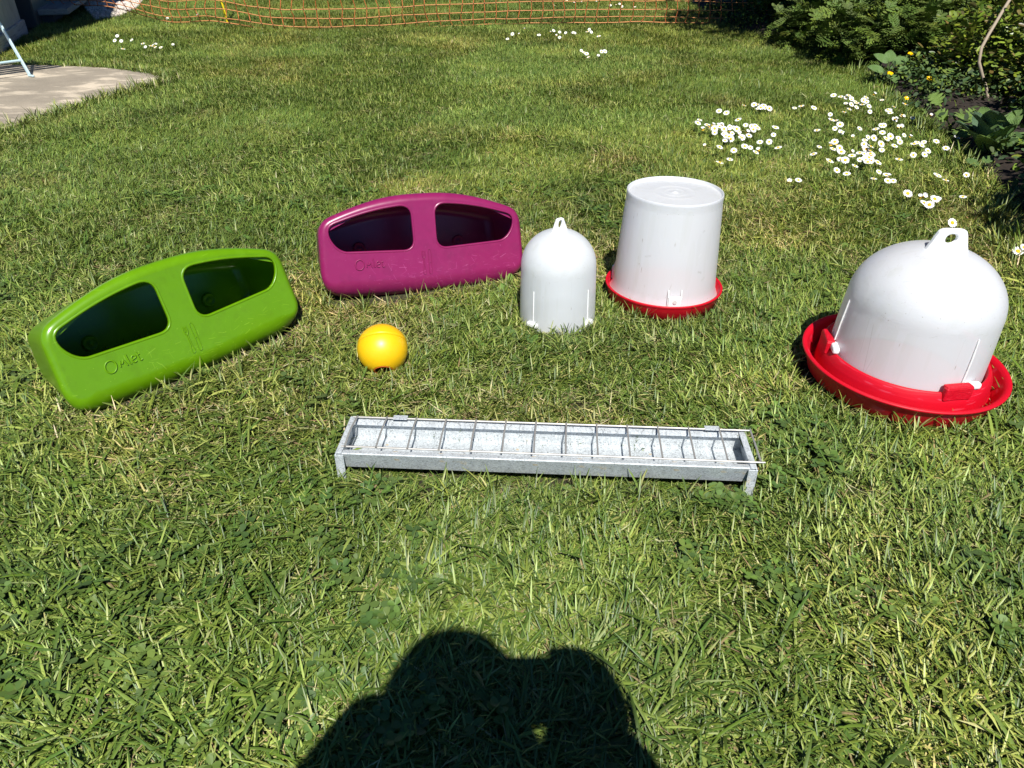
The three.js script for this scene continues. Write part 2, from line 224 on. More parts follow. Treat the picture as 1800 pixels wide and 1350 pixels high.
const loop = (cx, cy, rx, ry, rot = 0, n = 14) => Array.from({ length: n }, (_, i) => { const a = i / n * Math.PI * 2, x = Math.cos(a) * rx, y = Math.sin(a) * ry; return [cx + x * Math.cos(rot) - y * Math.sin(rot), cy + x * Math.sin(rot) + y * Math.cos(rot)]; });
function lettering() {                                                // raised handwriting on the lower part of the face
  const ox = -0.150, oy = 0.066;
  const q = (l) => l.map(([x, y]) => [ox + x * 0.0093, oy + y * 0.0093]);
  return [
    [q(loop(1.05, 0.75, 0.95, 1.1, -0.25)), true],
    [q([[2.55, 0.1], [2.62, 0.75], [2.7, 1.1], [2.78, 0.8], [3.0, 0.55], [3.18, 0.85], [3.3, 1.15], [3.42, 0.9], [3.62, 0.35], [3.75, -0.05]]), false],
    [q([[4.05, 1.85], [4.1, 1.0], [4.2, 0.2], [4.42, -0.05]]), false],
    [q([[4.75, 0.55], [5.15, 0.62], [5.5, 0.8], [5.35, 1.15], [5.0, 1.2], [4.72, 0.85], [4.72, 0.35], [5.0, 0.0], [5.45, 0.1]]), false],
    [q([[5.85, 1.55], [5.92, 0.8], [5.98, 0.2], [6.2, -0.08], [6.45, 0.1]]), false],
    [q([[5.7, 1.05], [6.25, 1.12]]), false],
  ].map(([p, c]) => stroke(p, 0.0014, c));
}
function cutleryMark(kind) {
  const o = kind === 'fork' ? -0.0065 : 0.0065;
  if (kind === 'fork') return [stroke([[o - 0.0032, 0.091], [o - 0.0034, 0.083], [o - 0.0018, 0.078], [o, 0.0765], [o + 0.0018, 0.078], [o + 0.0034, 0.083], [o + 0.0032, 0.091]], 0.0009), stroke([[o - 0.0011, 0.0905], [o - 0.0011, 0.0815]], 0.0007), stroke([[o + 0.0011, 0.0905], [o + 0.0011, 0.0815]], 0.0007), stroke([[o - 0.0014, 0.0765], [o - 0.0012, 0.06], [o - 0.0026, 0.045], [o, 0.0425], [o + 0.0026, 0.045], [o + 0.0012, 0.06], [o + 0.0014, 0.0765]], 0.0008)];
  return [stroke([[o - 0.0026, 0.044], [o - 0.0026, 0.068], [o - 0.003, 0.09], [o - 0.001, 0.0945], [o + 0.0022, 0.092], [o + 0.0028, 0.068], [o + 0.0022, 0.044], [o, 0.0422]], 0.0008, true), stroke([[o - 0.0026, 0.066], [o + 0.0006, 0.0672], [o + 0.0027, 0.0665]], 0.0006)];
}
function makeFeeder(label, pos, yaw, lean, roll, mat, plain, size) {
  const t = thing('twin_opening_feeder', label, 'feeder', pos, 'moulded twin opening feeders');
  t.rotation.order = 'YXZ'; t.rotation.set(-lean, yaw, roll); t.scale.setScalar(size);
  part('shell', feederShell(), mat, t);
  part('lettering', lettering(), plain, t);
  part('fork_emblem', cutleryMark('fork'), plain, t);
  part('knife_emblem', cutleryMark('knife'), plain, t);
  for (const m of [-1, 1]) {
    const b = part('screw_boss', [lathe([[0, 0.006], [0.0035, 0.006], [0.0042, 0.0035], [0.008, 0.0035], [0.0105, 0.006], [0.013, 0.0055], [0.0145, 0]], 28).rotateX(Math.PI / 2)], plain, t);
    b.position.set(m * 0.115, 0.098, -0.1595);
  }
  return t;
}
const RAD = Math.PI / 180;
makeFeeder('bright green moulded feeder with two dark openings, lying tilted on the lawn', GREEN_POS, 48 * RAD, 18 * RAD, 1.0 * RAD, greenPlastic, plainGreen, 1.02);
makeFeeder('magenta moulded feeder with two dark openings, standing behind the yellow ball', PINK_POS, 21 * RAD, 18 * RAD, -3.2 * RAD, pinkPlastic, plainPink, 1.04);

// ---------------------------------------------------------------- tall white bucket feeder on a shallow red tray
{
  const t = thing('bucket_feeder', 'tall white bucket feeder with flat lid set in a shallow red tray', 'feeder', [0.327, 0.004, -1.473]);
  t.rotation.z = -0.6 * RAD;
  part('tray', lathe([[0, 0.006], [0.095, 0.006], [0.112, 0.008], [0.1185, 0.034], [0.1225, 0.0362], [0.1248, 0.035], [0.1242, 0.032], [0.1215, 0.029], [0.115, 0.002], [0.10, 0.0], [0, 0.0]]), redPlastic, t);
  part('bucket', lathe([[0.1165, 0.016], [0.1135, 0.024], [0.1095, 0.034], [0.1078, 0.05], [0.1045, 0.105], [0.1005, 0.165], [0.0972, 0.215], [0.0965, 0.222], [0.0972, 0.232], [0.0966, 0.2365], [0.0950, 0.2375], [0.0938, 0.236], [0.0932, 0.2325], [0.091, 0.2315], [0.075, 0.2318], [0.043, 0.232], [0.0415, 0.2332], [0.040, 0.232], [0.024, 0.232], [0.0225, 0.2332], [0.021, 0.2322], [0.0075, 0.2322], [0.005, 0.2345], [0, 0.235]]), milkPlastic, t);
  for (const a of [0, 120, 240]) {
    const q = a * RAD + 1 * RAD, lug = part('clip_plate', [box(0.026, 0.030, 0.004, 0, 0.039, 0.1135, 0.0015)], whitePlastic, t);
    lug.rotation.y = q;
    part('stud', [new THREE.CylinderGeometry(0.0042, 0.0042, 0.003, 18).rotateX(Math.PI / 2).translate(0, 0.043, 0.1160)], std({ color: RGB(0.62, 0.58, 0.56), roughness: 0.6 }), lug);
    for (const s of [-1, 1]) part('rib', [tube([[s * 0.0135, 0.03, 0.1115], [s * 0.0135, 0.05, 0.111], [s * 0.0132, 0.066, 0.1075]], 0.0014, 8, 6)], whitePlastic, lug);
  }
}
// ---------------------------------------------------------------- small white dome without a tray
const domeProfile = (r, h0, h1, rTop, n = 22) => { const p = []; for (let i = 0; i <= n; i++) { const a = i / n * Math.PI / 2; p.push([rTop * Math.cos(a), h0 + (h1 - h0) * Math.pow(Math.sin(a), 0.92)]); } return p; };
function loopHandle(w, h, th, hole, topw) {                           // trapezoid plate with a hole
  const s = new THREE.Shape(); s.moveTo(-w / 2, 0); s.lineTo(w / 2, 0); s.bezierCurveTo(w * 0.36, h * 0.4, topw * 0.62, h * 0.8, topw * 0.5, h * 0.93); s.quadraticCurveTo(topw * 0.4, h, topw * 0.2, h); s.lineTo(-topw * 0.2, h); s.quadraticCurveTo(-topw * 0.4, h, -topw * 0.5, h * 0.93); s.bezierCurveTo(-topw * 0.62, h * 0.8, -w * 0.36, h * 0.4, -w / 2, 0);
  const o = new THREE.Path(); o.absellipse(0, h * 0.64, hole[0], hole[1], 0, Math.PI * 2, true); s.holes.push(o);
  const b = th * 0.28, g = new THREE.ExtrudeGeometry(s, { depth: th - 2 * b, bevelEnabled: true, bevelSize: b, bevelThickness: b, bevelOffset: -b, bevelSegments: 3, curveSegments: 14 }); return toCreasedNormals(g.translate(0, 0, -(th - 2 * b) / 2), 0.7);
}
{
  const t = thing('drinker_dome', 'small white dome of a drinker, standing bare on the grass without a tray', 'drinker', [0.094, 0.002, -1.378]);
  t.rotation.z = 0.5 * RAD;
  part('dome', lathe([[0.0775, 0.001], [0.0772, 0.03], [0.0762, 0.075], [0.0752, 0.112], ...domeProfile(0, 0.114, 0.190, 0.0751)], 80), milkPlastic, t);
  const hd = part('handle', loopHandle(0.044, 0.033, 0.007, [0.0052, 0.0085], 0.017), whitePlastic, t); hd.position.set(0, 0.181, 0); hd.rotation.y = 38 * RAD;
  for (const a of [-42, 48, 165]) {
    const lug = part('foot_lug', [box(0.026, 0.011, 0.009, 0, 0.014, 0.0795, 0.004)], whitePlastic, t); lug.rotation.y = a * RAD; lug.rotation.z = 0;
    part('rib', [tube([[0, 0.018, 0.0772], [0, 0.05, 0.0766], [0, 0.086, 0.0756]], 0.0016, 8, 6)], whitePlastic, lug);
  }
  for (const [y, a, l] of [[0.052, 4, 0.016]]) { const pts = []; for (let i = 0; i <= 8; i++) { const q = (a - l * 500 + i / 8 * l * 1000) * RAD; pts.push([Math.sin(q) * 0.0757, y, Math.cos(q) * 0.0757]); } part('level_mark', [tube(pts, 0.0007, 16, 5)], whitePlastic, t); }
}
// ---------------------------------------------------------------- large dome drinker on a red dish
{
  const t = thing('dome_drinker', 'large white dome drinker locked into a wide red dish', 'drinker', [0.686, 0.006, -1.128]);
  t.rotation.set(1.2 * RAD, -12 * RAD, -1.6 * RAD);
  const dish = part('dish', lathe([[0, 0.010], [0.105, 0.010], [0.140, 0.011], [0.148, 0.015], [0.1570, 0.040], [0.1610, 0.0450], [0.1655, 0.0468], [0.1688, 0.0455], [0.1692, 0.043], [0.1660, 0.0405], [0.1620, 0.036], [0.152, 0.006], [0.142, 0.0], [0, 0.0]], 96), redPlastic, t);
  part('collar', lathe([[0.1275, 0.012], [0.1275, 0.056], [0.1290, 0.0595], [0.1320, 0.060], [0.1345, 0.058], [0.140, 0.045], [0.1425, 0.011]], 96), redPlastic, dish);
  part('dome', lathe([[0.1245, 0.014], [0.1240, 0.06], [0.1222, 0.11], [0.1205, 0.146], ...domeProfile(0, 0.149, 0.252, 0.1203, 26)], 96), milkPlastic, t);
  const hd = part('handle', loopHandle(0.080, 0.046, 0.009, [0.0095, 0.0082], 0.042), whitePlastic, t); hd.position.set(0.004, 0.238, 0); hd.rotation.y = 12 * RAD;
  for (const a of [22, -88, 118, 205]) {
    const clip = part('clip', [box(0.050, 0.024, 0.010, 0, 0.060, 0.1345, 0.003), box(0.047, 0.008, 0.014, 0, 0.070, 0.1320, 0.003)], redPlastic, dish); clip.rotation.y = a * RAD;
    const lug = part('foot_lug', [box(0.030, 0.012, 0.012, 0.030, 0.066, 0.126, 0.0045)], whitePlastic, t); lug.rotation.y = a * RAD;
    part('rib', [tube([[0.012, 0.072, 0.1245], [0.013, 0.11, 0.1232], [0.013, 0.150, 0.1205]], 0.0015, 8, 6)], whitePlastic, lug);
  }
}
// ---------------------------------------------------------------- yellow treat ball
{
  const t = thing('treat_ball', 'shiny yellow plastic ball with a dark round opening near the grass', 'ball', [-0.235, 0.0425, -1.172]);
  const R = 0.0455, a0 = 0.36, prof = (r0, r1, from, to, n) => Array.from({ length: n + 1 }, (_, i) => { const a = lerp(from, to, i / n), r = lerp(r0, r1, i / n); return [Math.sin(a) * r, -Math.cos(a) * r]; });
  const mat = phys({ color: RGB(0.85, 0.50, 0.004), roughness: 0.42, clearcoat: 0.15, clearcoatRoughness: 0.3, bumpMap: ripple, bumpScale: 0.0005 });
  const shell = [...prof(R - 0.003, R - 0.003, 2.7, a0, 24), ...prof(R, R, a0, 1.78, 22), [Math.sin(1.785) * (R - 0.0022), -Math.cos(1.785) * (R - 0.0022)], [Math.sin(1.815) * (R - 0.0022), -Math.cos(1.815) * (R - 0.0022)], ...prof(R + 0.0004, R + 0.0004, 1.822, Math.PI, 24)];
  const ball = part('shell', lathe(shell, 64), mat, t);
  part('opening_rim', new THREE.TorusGeometry(Math.sin(a0) * (R - 0.001), 0.0016, 8, 40).rotateX(Math.PI / 2).translate(0, -Math.cos(a0) * (R - 0.001), 0), std({ color: RGB(0.55, 0.11, 0.01), roughness: 0.5 }), t);
  t.rotation.set(-0.95 , 0, 0.10);
}
// ---------------------------------------------------------------- galvanised trough with a wire grille
{
  const t = thing('feed_trough', 'long galvanised steel trough with a wire grille lying on top', 'trough', [0.047, 0, -0.877], undefined);
  t.rotation.y = -3.4 * RAD;
  const L = 0.598, W = 0.090, H = 0.052, B = 0.020, th = 0.0012;
  const uvm = (g) => { const p = g.attributes.position, uv = new Float32Array(p.count * 2); for (let i = 0; i < p.count; i++) { uv[2 * i] = p.getX(i) + 0.3 * p.getY(i); uv[2 * i + 1] = p.getZ(i) + p.getY(i); } g.setAttribute('uv', new THREE.BufferAttribute(uv, 2)); return g; };
  const panel = (pts, l, x = 0) => { const s = new THREE.Shape(pts.map(([z, y]) => V2(z, y))); const g = new THREE.ExtrudeGeometry(s, { depth: l, bevelEnabled: false }); g.translate(0, 0, -l / 2); g.rotateY(Math.PI / 2); g.scale(1, 1, -1); const ix = g.index; g.translate(x, 0, 0); const q = toCreasedNormals(g, 0.5); const nn = q.attributes.normal; q.computeVertexNormals(); return uvm(toCreasedNormals(q, 0.5)); };
  const w = W / 2, wall = (s, i = s > 0 ? 0.010 : 0.003) => [[s * (w - i), B], [s * w, H - 0.0015], [s * (w - 0.001), H], [s * (w - 0.0115), H - 0.002], [s * (w - 0.0125), H - 0.0045], [s * (w - 0.0115), H - 0.0045], [s * (w - 0.0022), H - 0.003], [s * (w - i - 0.0015), B]];
  const flip = (a) => a.slice().reverse();
  part('front_wall', panel(wall(1), L - 0.004), zinc, t);
  part('rear_wall', panel(flip(wall(-1)), L - 0.004), zinc, t);
  part('floor_panel', uvm(box(L - 0.004, th, W - 0.0165, 0, B, -0.0035, 0)), zinc, t);
  for (const s of [-1, 1]) {                                           // folded end plates that run down into legs
    const e = new THREE.Shape(); e.moveTo(-w - 0.001, 0); e.lineTo(-w + 0.016, 0); e.lineTo(-w + 0.014, B - 0.006); e.lineTo(w - 0.014, B - 0.006); e.lineTo(w - 0.016, 0); e.lineTo(w + 0.001, 0); e.lineTo(w + 0.002, H); e.lineTo(-w - 0.002, H);
    const g = new THREE.ExtrudeGeometry(e, { depth: 0.0016, bevelEnabled: false }); g.rotateY(Math.PI / 2); g.translate(s * L / 2 - (s > 0 ? 0.0016 : 0), 0, 0);
    const end = part('end_plate', uvm(g), zinc, t);
    part('top_flange', uvm(box(0.009, 0.0014, W + 0.003, s * (L / 2 - 0.0045), H + 0.0006, 0, 0.0006)), zinc, end);
    for (const f of [-1, 1]) part('leg', uvm(box(0.013, H + 0.02, 0.0015, s * (L / 2 - 0.0055), (H - 0.022) / 2, f * (w + 0.0026), 0.0006)), zinc, end);
  }
  for (const x of [-0.22, 0.25]) part('grille_clip', uvm(box(0.022, 0.0012, 0.011, x, H + 0.0065, -w + 0.005, 0.0005)), zinc, t);
  // grille: two long rods joined by cross wires, slid past the far end of the trough
  const gy = H + 0.0035, gx0 = -0.287, gx1 = 0.305, zf = 0.0345, zb = -0.0405, rot = 0.0035;
  part('long_wire', rod([gx0 - 0.006, gy, zf - 0.0015], [gx1 + 0.006, gy + 0.001, zf + 0.0025], 0.0015), wireMetal, t);
  part('long_wire', rod([gx0 - 0.006, gy + 0.001, zb], [gx1 - 0.0, gy + 0.002, zb + 0.002], 0.0015), wireMetal, t);
  for (let k = 0; k <= 13; k++) {
    const x = lerp(gx0, gx1, k / 13), bow = k === 0 ? 0.004 : 0.002;
    part('cross_wire', tube([[x, gy + 0.0022, zf + 0.002], [x, gy + 0.0022 + bow, 0], [x + 0.001, gy + 0.003, zb]], 0.0014, 8, 7), wireMetal, t);
  }
}

// ---------------------------------------------------------------- lawn: mown grass, clover and dry clippings
const FOOT = [                                                        // footprints that the grass keeps clear of: [x, z, half length, half depth, turn] or [x, z, radius]
  [GREEN_POS[0] - 0.055 * Math.sin(48 * RAD), GREEN_POS[2] - 0.055 * Math.cos(48 * RAD), 0.20, 0.062, 48 * RAD],
  [PINK_POS[0] - 0.055 * Math.sin(21 * RAD), PINK_POS[2] - 0.055 * Math.cos(21 * RAD), 0.20, 0.062, 21 * RAD],
  [0.327, -1.473, 0.118], [0.094, -1.378, 0.074], [0.686, -1.128, 0.156], [-0.237, -1.172, 0.024],
];
const TROUGH = [0.047, -0.877, 0.300, 0.046, -3.4 * RAD];
function clear(x, z, f) {                                             // signed distance to a footprint and the way out of it
  if (f.length === 3) { const d = Math.hypot(x - f[0], z - f[1]); return [d - f[2], (x - f[0]) / d, (z - f[1]) / d]; }
  const c = Math.cos(f[4]), s = Math.sin(f[4]), dx = x - f[0], dz = z - f[1], u = c * dx - s * dz, v = s * dx + c * dz, qx = Math.abs(u) - f[2], qz = Math.abs(v) - f[3];
  const d = Math.hypot(Math.max(qx, 0), Math.max(qz, 0)) + Math.min(Math.max(qx, qz), 0), gu = qx > qz ? Math.sign(u) : 0, gv = qx > qz ? 0 : Math.sign(v);
  return [d, c * gu + s * gv, -s * gu + c * gv];
}
function bladesGeometry(blades) {                                     // blades: { root, dir, len, lean, curl, width, color, seg }
  const pos = [], nor = [], col = [], idx = [];
  for (const b of blades) {
    const seg = b.seg ?? 3, dx = Math.cos(b.dir), dz = Math.sin(b.dir), sx = -dz, sz = dx, tw = b.twist ?? 0; let x = b.root[0], y = b.root[1], z = b.root[2], a = b.lean;
    const start = pos.length / 3;
    for (let k = 0; k <= seg; k++) {
      const t = k / seg, w = b.width * (k === seg ? 0.12 : t < 0.5 ? lerp(0.75, 1, t * 2) : lerp(1, 0.72, (t - 0.5) * 2)) * 0.5, ny = Math.sin(a), nh = -Math.cos(a), cx = Math.cos(tw * t), sy = Math.sin(tw * t);
      for (const s of [-1, 1]) { pos.push(x + s * w * (sx * cx + nh * dx * sy), Math.max(0.001, y + s * w * ny * sy), z + s * w * (sz * cx + nh * dz * sy)); nor.push(nh * dx * cx + sx * s * 0.35, ny * cx + 0.25, nh * dz * cx + sz * s * 0.35); col.push(...b.color); }
      const step = b.len / seg; x += Math.sin(a) * dx * step; z += Math.sin(a) * dz * step; y = Math.max(0.002, y + Math.cos(a) * step); a = Math.min(a + b.curl / seg, 2.1);
      if (k < seg) { const i = start + 2 * k; idx.push(i, i + 2, i + 1, i + 1, i + 2, i + 3); }
    }
  }
  const g = new THREE.BufferGeometry(); g.setAttribute('position', new THREE.Float32BufferAttribute(pos, 3)); g.setAttribute('normal', new THREE.Float32BufferAttribute(nor, 3)); g.setAttribute('color', new THREE.Float32BufferAttribute(col, 3)); g.setIndex(idx); g.normalizeNormals(); return wound(g);
}
const GREENS = [[0.105, 0.156, 0.022], [0.148, 0.200, 0.032], [0.070, 0.110, 0.018], [0.205, 0.250, 0.050], [0.285, 0.320, 0.082], [0.086, 0.138, 0.028]];
const STRAWS = [[0.42, 0.37, 0.15], [0.50, 0.44, 0.22], [0.30, 0.21, 0.11], [0.36, 0.37, 0.12]], LIMES = [[0.30, 0.33, 0.085], [0.26, 0.31, 0.07], [0.36, 0.36, 0.13]];
const tint = (c, v) => { const k = 1 + rr(-v, v); return [c[0] * k * rr(0.9, 1.12), c[1] * k, c[2] * k * rr(0.85, 1.15)]; };
function tuft(n, rad, len, lean, width, straw, seg = 3) {
  const out = [];
  for (let i = 0; i < n; i++) { const a = rr(0, 6.28), r = rad * Math.sqrt(rnd()); out.push({ root: [Math.cos(a) * r, rr(0, 0.006), Math.sin(a) * r], dir: rr(-1.5, 1.5) * (rnd() < 0.25 ? 2 : 1), len: rr(...len), lean: rr(...lean), curl: rr(0.1, 1.1), width: rr(...width), twist: rr(-0.9, 0.9), color: tint(rnd() < straw ? pick(rnd() < 0.3 ? STRAWS : LIMES) : pick(GREENS), 0.22), seg }); }
  return bladesGeometry(out);
}
function thatch(n, rad) {
  const out = [];
  for (let i = 0; i < n; i++) { const a = rr(0, 6.28), r = rad * Math.sqrt(rnd()); out.push({ root: [Math.cos(a) * r, rr(0.004, 0.018), Math.sin(a) * r], dir: rr(0, 6.28), len: rr(0.012, 0.045), lean: rr(1.25, 1.75), curl: rr(-0.25, 0.35), width: rr(0.0010, 0.0026), twist: rr(-1, 1), color: tint(pick(STRAWS), 0.25), seg: 2 }); }
  return bladesGeometry(out);
}
function leafDisc(cx, cy, cz, rx, rz, dir, tilt, color, cup, acc, notch = 0.0) {   // rounded leaflet with a fold along its rib
  const { pos, nor, col, idx } = acc, n = 9, s = pos.length / 3, c = Math.cos(dir), q = Math.sin(dir);
  const put = (u, v) => { const y = cy + u * Math.sin(tilt) + Math.abs(v) * cup, h = u * Math.cos(tilt); pos.push(cx + c * h - q * v, y, cz + q * h + c * v); nor.push(-Math.sin(tilt) * c + q * Math.sign(v) * cup, 1, -Math.sin(tilt) * q - c * Math.sign(v) * cup); col.push(...color); };
  put(rx * 0.6, 0);
  for (let i = 0; i <= n; i++) { const a = -Math.PI + i / n * 2 * Math.PI, e = Math.cos(a); const r = e > 0.8 ? 1 - notch : 1; put(rx * (1 + e * r), rz * Math.sin(a) * (0.75 + 0.25 * e)); }
  for (let i = 0; i < n; i++) idx.push(s, s + 2 + i, s + 1 + i);
}
const accGeometry = ({ pos, nor, col, idx }) => { const g = new THREE.BufferGeometry(); g.setAttribute('position', new THREE.Float32BufferAttribute(pos, 3)); g.setAttribute('normal', new THREE.Float32BufferAttribute(nor, 3)); g.setAttribute('color', new THREE.Float32BufferAttribute(col, 3)); g.setIndex(idx); g.normalizeNormals(); return wound(g); };
const newAcc = () => ({ pos: [], nor: [], col: [], idx: [] });
function clover(n, rad) {
  const acc = newAcc(), list = [];
  for (let i = 0; i < n; i++) {
    const a = rr(0, 6.28), r = rad * Math.sqrt(rnd()), x = Math.cos(a) * r, z = Math.sin(a) * r, y = rr(0.008, 0.024), R = rr(0.0040, 0.0062), d = rr(0, 6.28), col = tint(pick([[0.10, 0.155, 0.030], [0.13, 0.19, 0.040], [0.08, 0.130, 0.032]]), 0.2);
    for (let k = 0; k < 3; k++) leafDisc(x, y, z, R, R * 0.95, d + k * 2.094 + rr(-0.15, 0.15), rr(-0.2, 0.45), col, rr(0.0, 0.35), acc, 0.12);
  }
  return accGeometry(acc);
}
function broadleaf(n) {
  const acc = newAcc(), d0 = rr(0, 6.28);
  for (let i = 0; i < n; i++) leafDisc(0, rr(0.003, 0.01), 0, rr(0.010, 0.017), rr(0.007, 0.010), d0 + i * 6.28 / n + rr(-0.3, 0.3), rr(0.0, 0.5), tint([0.11, 0.17, 0.04], 0.2), rr(0, 0.2), acc);
  return accGeometry(acc);
}
reseed(101);
const grass = new THREE.Group(); grass.name = 'grass'; grass.userData = { kind: 'stuff', label: 'short mown lawn grass with clover and dry clippings', category: 'grass' }; scene.add(grass);
const bladeMat = std({ vertexColors: true, roughness: 0.46 }), leafMat = std({ vertexColors: true, roughness: 0.5 }), strawMat = std({ vertexColors: true, roughness: 0.75 });
const KINDS = {
  short: { mat: bladeMat, geo: Array.from({ length: 8 }, () => tuft(18, 0.013, [0.016, 0.042], [0.45, 1.4], [0.0013, 0.0029], 0.13)) },
  long: { mat: bladeMat, geo: Array.from({ length: 6 }, () => tuft(8, 0.010, [0.035, 0.075], [0.8, 1.4], [0.0024, 0.0042], 0.10, 4)) },
  upright: { mat: bladeMat, geo: Array.from({ length: 4 }, () => tuft(8, 0.007, [0.030, 0.060], [0.1, 0.8], [0.0018, 0.0030], 0.12, 4)) },
  thatch: { mat: strawMat, geo: Array.from({ length: 5 }, () => thatch(12, 0.02)) },
  clover: { mat: leafMat, geo: Array.from({ length: 5 }, () => clover(9, 0.022)) },
  broad: { mat: leafMat, geo: Array.from({ length: 4 }, () => broadleaf(5)) },
};
const put = Object.fromEntries(Object.keys(KINDS).map((k) => [k, KINDS[k].geo.map(() => ({ m: [], c: [] }))]));
const M4 = new THREE.Matrix4(), Q = new THREE.Quaternion(), E3 = new THREE.Euler();
function plant(kind, x, z, s, turn, color, y = 0, flat = 1) {
  const v = put[kind][Math.floor(rnd() * put[kind].length)]; E3.set(rr(-0.12, 0.12), turn, rr(-0.12, 0.12)); Q.setFromEuler(E3);
  M4.compose(V3(x, y, z), Q, V3(s, s * flat, s)); v.m.push(...M4.elements); v.c.push(...color);
}
const depthOf = (x, z) => -z * 0.848 + 0.7 * 0.53;
const inView = (x, z) => { const d = depthOf(x, z); return d > 0.45 && Math.abs(x) < d * 0.76 + 0.12; };       // lawn seen from the camera is sown densest
const around = (x, z) => Math.abs(x) < 2.6 + Math.max(0, -z) * 0.72;
function sow(kind, z0, z1, perM2, size, prob = null) {
  const xm = 9.5, n = Math.round((z0 - z1) * 2 * xm * perM2);
  for (let i = 0; i < n; i++) {
    const x = rr(-xm, xm), z = rr(z1, z0);
    const shown = inView(x, z); if (!shown && (!around(x, z) || rnd() < 0.6)) continue;
    if (prob && rnd() > prob(x, z)) continue;
    const dp = polyDist(x, z, PATIO), ip = inPoly(x, z, PATIO), ib = inPoly(x, z, BED);
    if (ip && dp > 0.012) continue;
    const db = polyDist(x, z, BED);
    if (ib && (db > 0.16 || rnd() < db / 0.12)) continue;
    if (inPoly(x, z, GRAVEL) && rnd() > 0.04) continue;
    if (x < -3.45 && z > -7 && z < -4.4 && x < -3.0 - (-4.75 - z) * 0.42) continue;
    let turn = fbm(x * 1.6 + 40, z * 1.6, 2) * 9 + rr(-1.4, 1.4), s = rr(...size) * (shown ? 1 : 1.3), flat = 1, skip = false;
    for (const f of FOOT) { const [d, ox, oz] = clear(x, z, f); if (d < 0.004) { skip = true; break; } if (d < 0.05) { turn = Math.atan2(-oz, ox) + rr(-0.9, 0.9); if (d < 0.02) s *= 0.8; } }
    if (skip) continue;
    const dt = clear(x, z, TROUGH)[0]; if (dt < 0.012) { if (kind === 'long' || kind === 'upright') continue; s *= 0.5; flat = 0.6; }
    if (dp < 0.05 || db < 0.05) s *= 1.25;
    const p = fbm(x * 0.9 + 11, z * 0.9 + 5, 3), q = fbm(x * 4.5 + 3, z * 4.5 + 8, 3), r = fbm(x * 14, z * 14 + 50, 2), k = 0.8 + 0.5 * q + 0.25 * (r - 0.5), warm = 0.6 * smoothstep(p * 0.6 + q * 0.4, 0.42, 0.66) + 0.3 * (r - 0.5);
    const dry = 0.4 * smoothstep(fbm(x * 3.1 + 70, z * 3.1 + 20, 3), 0.58, 0.76);
    plant(kind, x, z, s, turn, [k * (0.86 + 0.34 * warm + 0.5 * dry), k * (0.96 + 0.1 * warm + 0.12 * dry), k * (0.85 + 0.1 * warm + 0.5 * dry)], 0, flat);
  }
}
sow('short', 1.8, -0.25, 4200, [0.8, 1.2]);
sow('short', -0.25, -1.3, 5600, [0.75, 1.15]);
sow('short', -1.3, -2.6, 6400, [0.65, 1.05]);
sow('short', -2.6, -5, 6000, [0.68, 1.05]);
sow('short', -5, -9.6, 3800, [0.8, 1.2]);
sow('short', -9.6, -13, 1100, [1.3, 1.8]);
const longProb = (x, z) => smoothstep(fbm(x * 2.2 + 90, z * 2.2 + 33, 3), 0.36, 0.62);
sow('long', -0.25, -1.6, 2300, [0.7, 1.1], longProb);
sow('long', -1.6, -3.2, 650, [0.75, 1.1], longProb);
sow('upright', -0.25, -1.3, 190, [0.55, 0.95]);
sow('upright', -1.3, -2.4, 260, [0.55, 0.95]);
sow('upright', -2.4, -9.5, 160, [0.6, 0.95]);
sow('thatch', -0.25, -2.6, 1500, [0.7, 1.1], (x, z) => 0.3 + 0.7 * smoothstep(fbm(x * 3.1 + 70, z * 3.1 + 20, 3), 0.42, 0.66));
sow('thatch', -2.6, -9, 220, [0.8, 1.2]);
const cloverProb = (x, z) => smoothstep(fbm(x * 3.3 + 12, z * 3.3 + 61, 3), 0.48, 0.62);
sow('clover', -0.25, -1.1, 480, [0.75, 1.15], cloverProb);
sow('clover', -1.1, -2.4, 200, [0.8, 1.1], cloverProb);
sow('broad', -0.25, -2.2, 110, [0.6, 1.1]);
for (const [f, n] of [[FOOT[0], 26], [FOOT[1], 22], [FOOT[2], 16], [FOOT[3], 14], [FOOT[4], 26], [[FOOT[5][0], FOOT[5][1], 0.028], 9], [TROUGH, 46]]) for (let i = 0; i < n;) {   // taller blades the mower missed round the feeders
  const R = f.length === 3 ? f[2] : f[2], x = f[0] + rr(-R - 0.05, R + 0.05), z = f[1] + rr(-R - 0.05, R + 0.05), [d, ox, oz] = clear(x, z, f); if (d < 0.012 || d > 0.035 || oz < -0.3) continue;
  const c = rr(0.85, 1.25); plant(rnd() < 0.7 ? 'upright' : 'short', x, z, rr(0.6, 1.05), Math.atan2(-oz, ox) + rr(-1.2, 1.2), [c, c, c]); i++;
}
for (let i = 0; i < 420; i++) {                                        // rough unmown fringe along the patio and the bed
  const left = i < 170, poly = left ? PATIO : BED, k = Math.floor(left ? rr(0, 7) : rr(2, 11)), t = rnd(), a = poly[k], b = poly[k + 1];
  const x = lerp(a[0], b[0], t) + rr(-0.05, 0.05) * (1) + (left ? 0.03 : -0.02), z = lerp(a[1], b[1], t) + rr(-0.04, 0.04); const c = rr(0.8, 1.2);
  plant('upright', x, z, rr(0.9, 1.5), rr(0, 6.28), [c, c, c]);
}
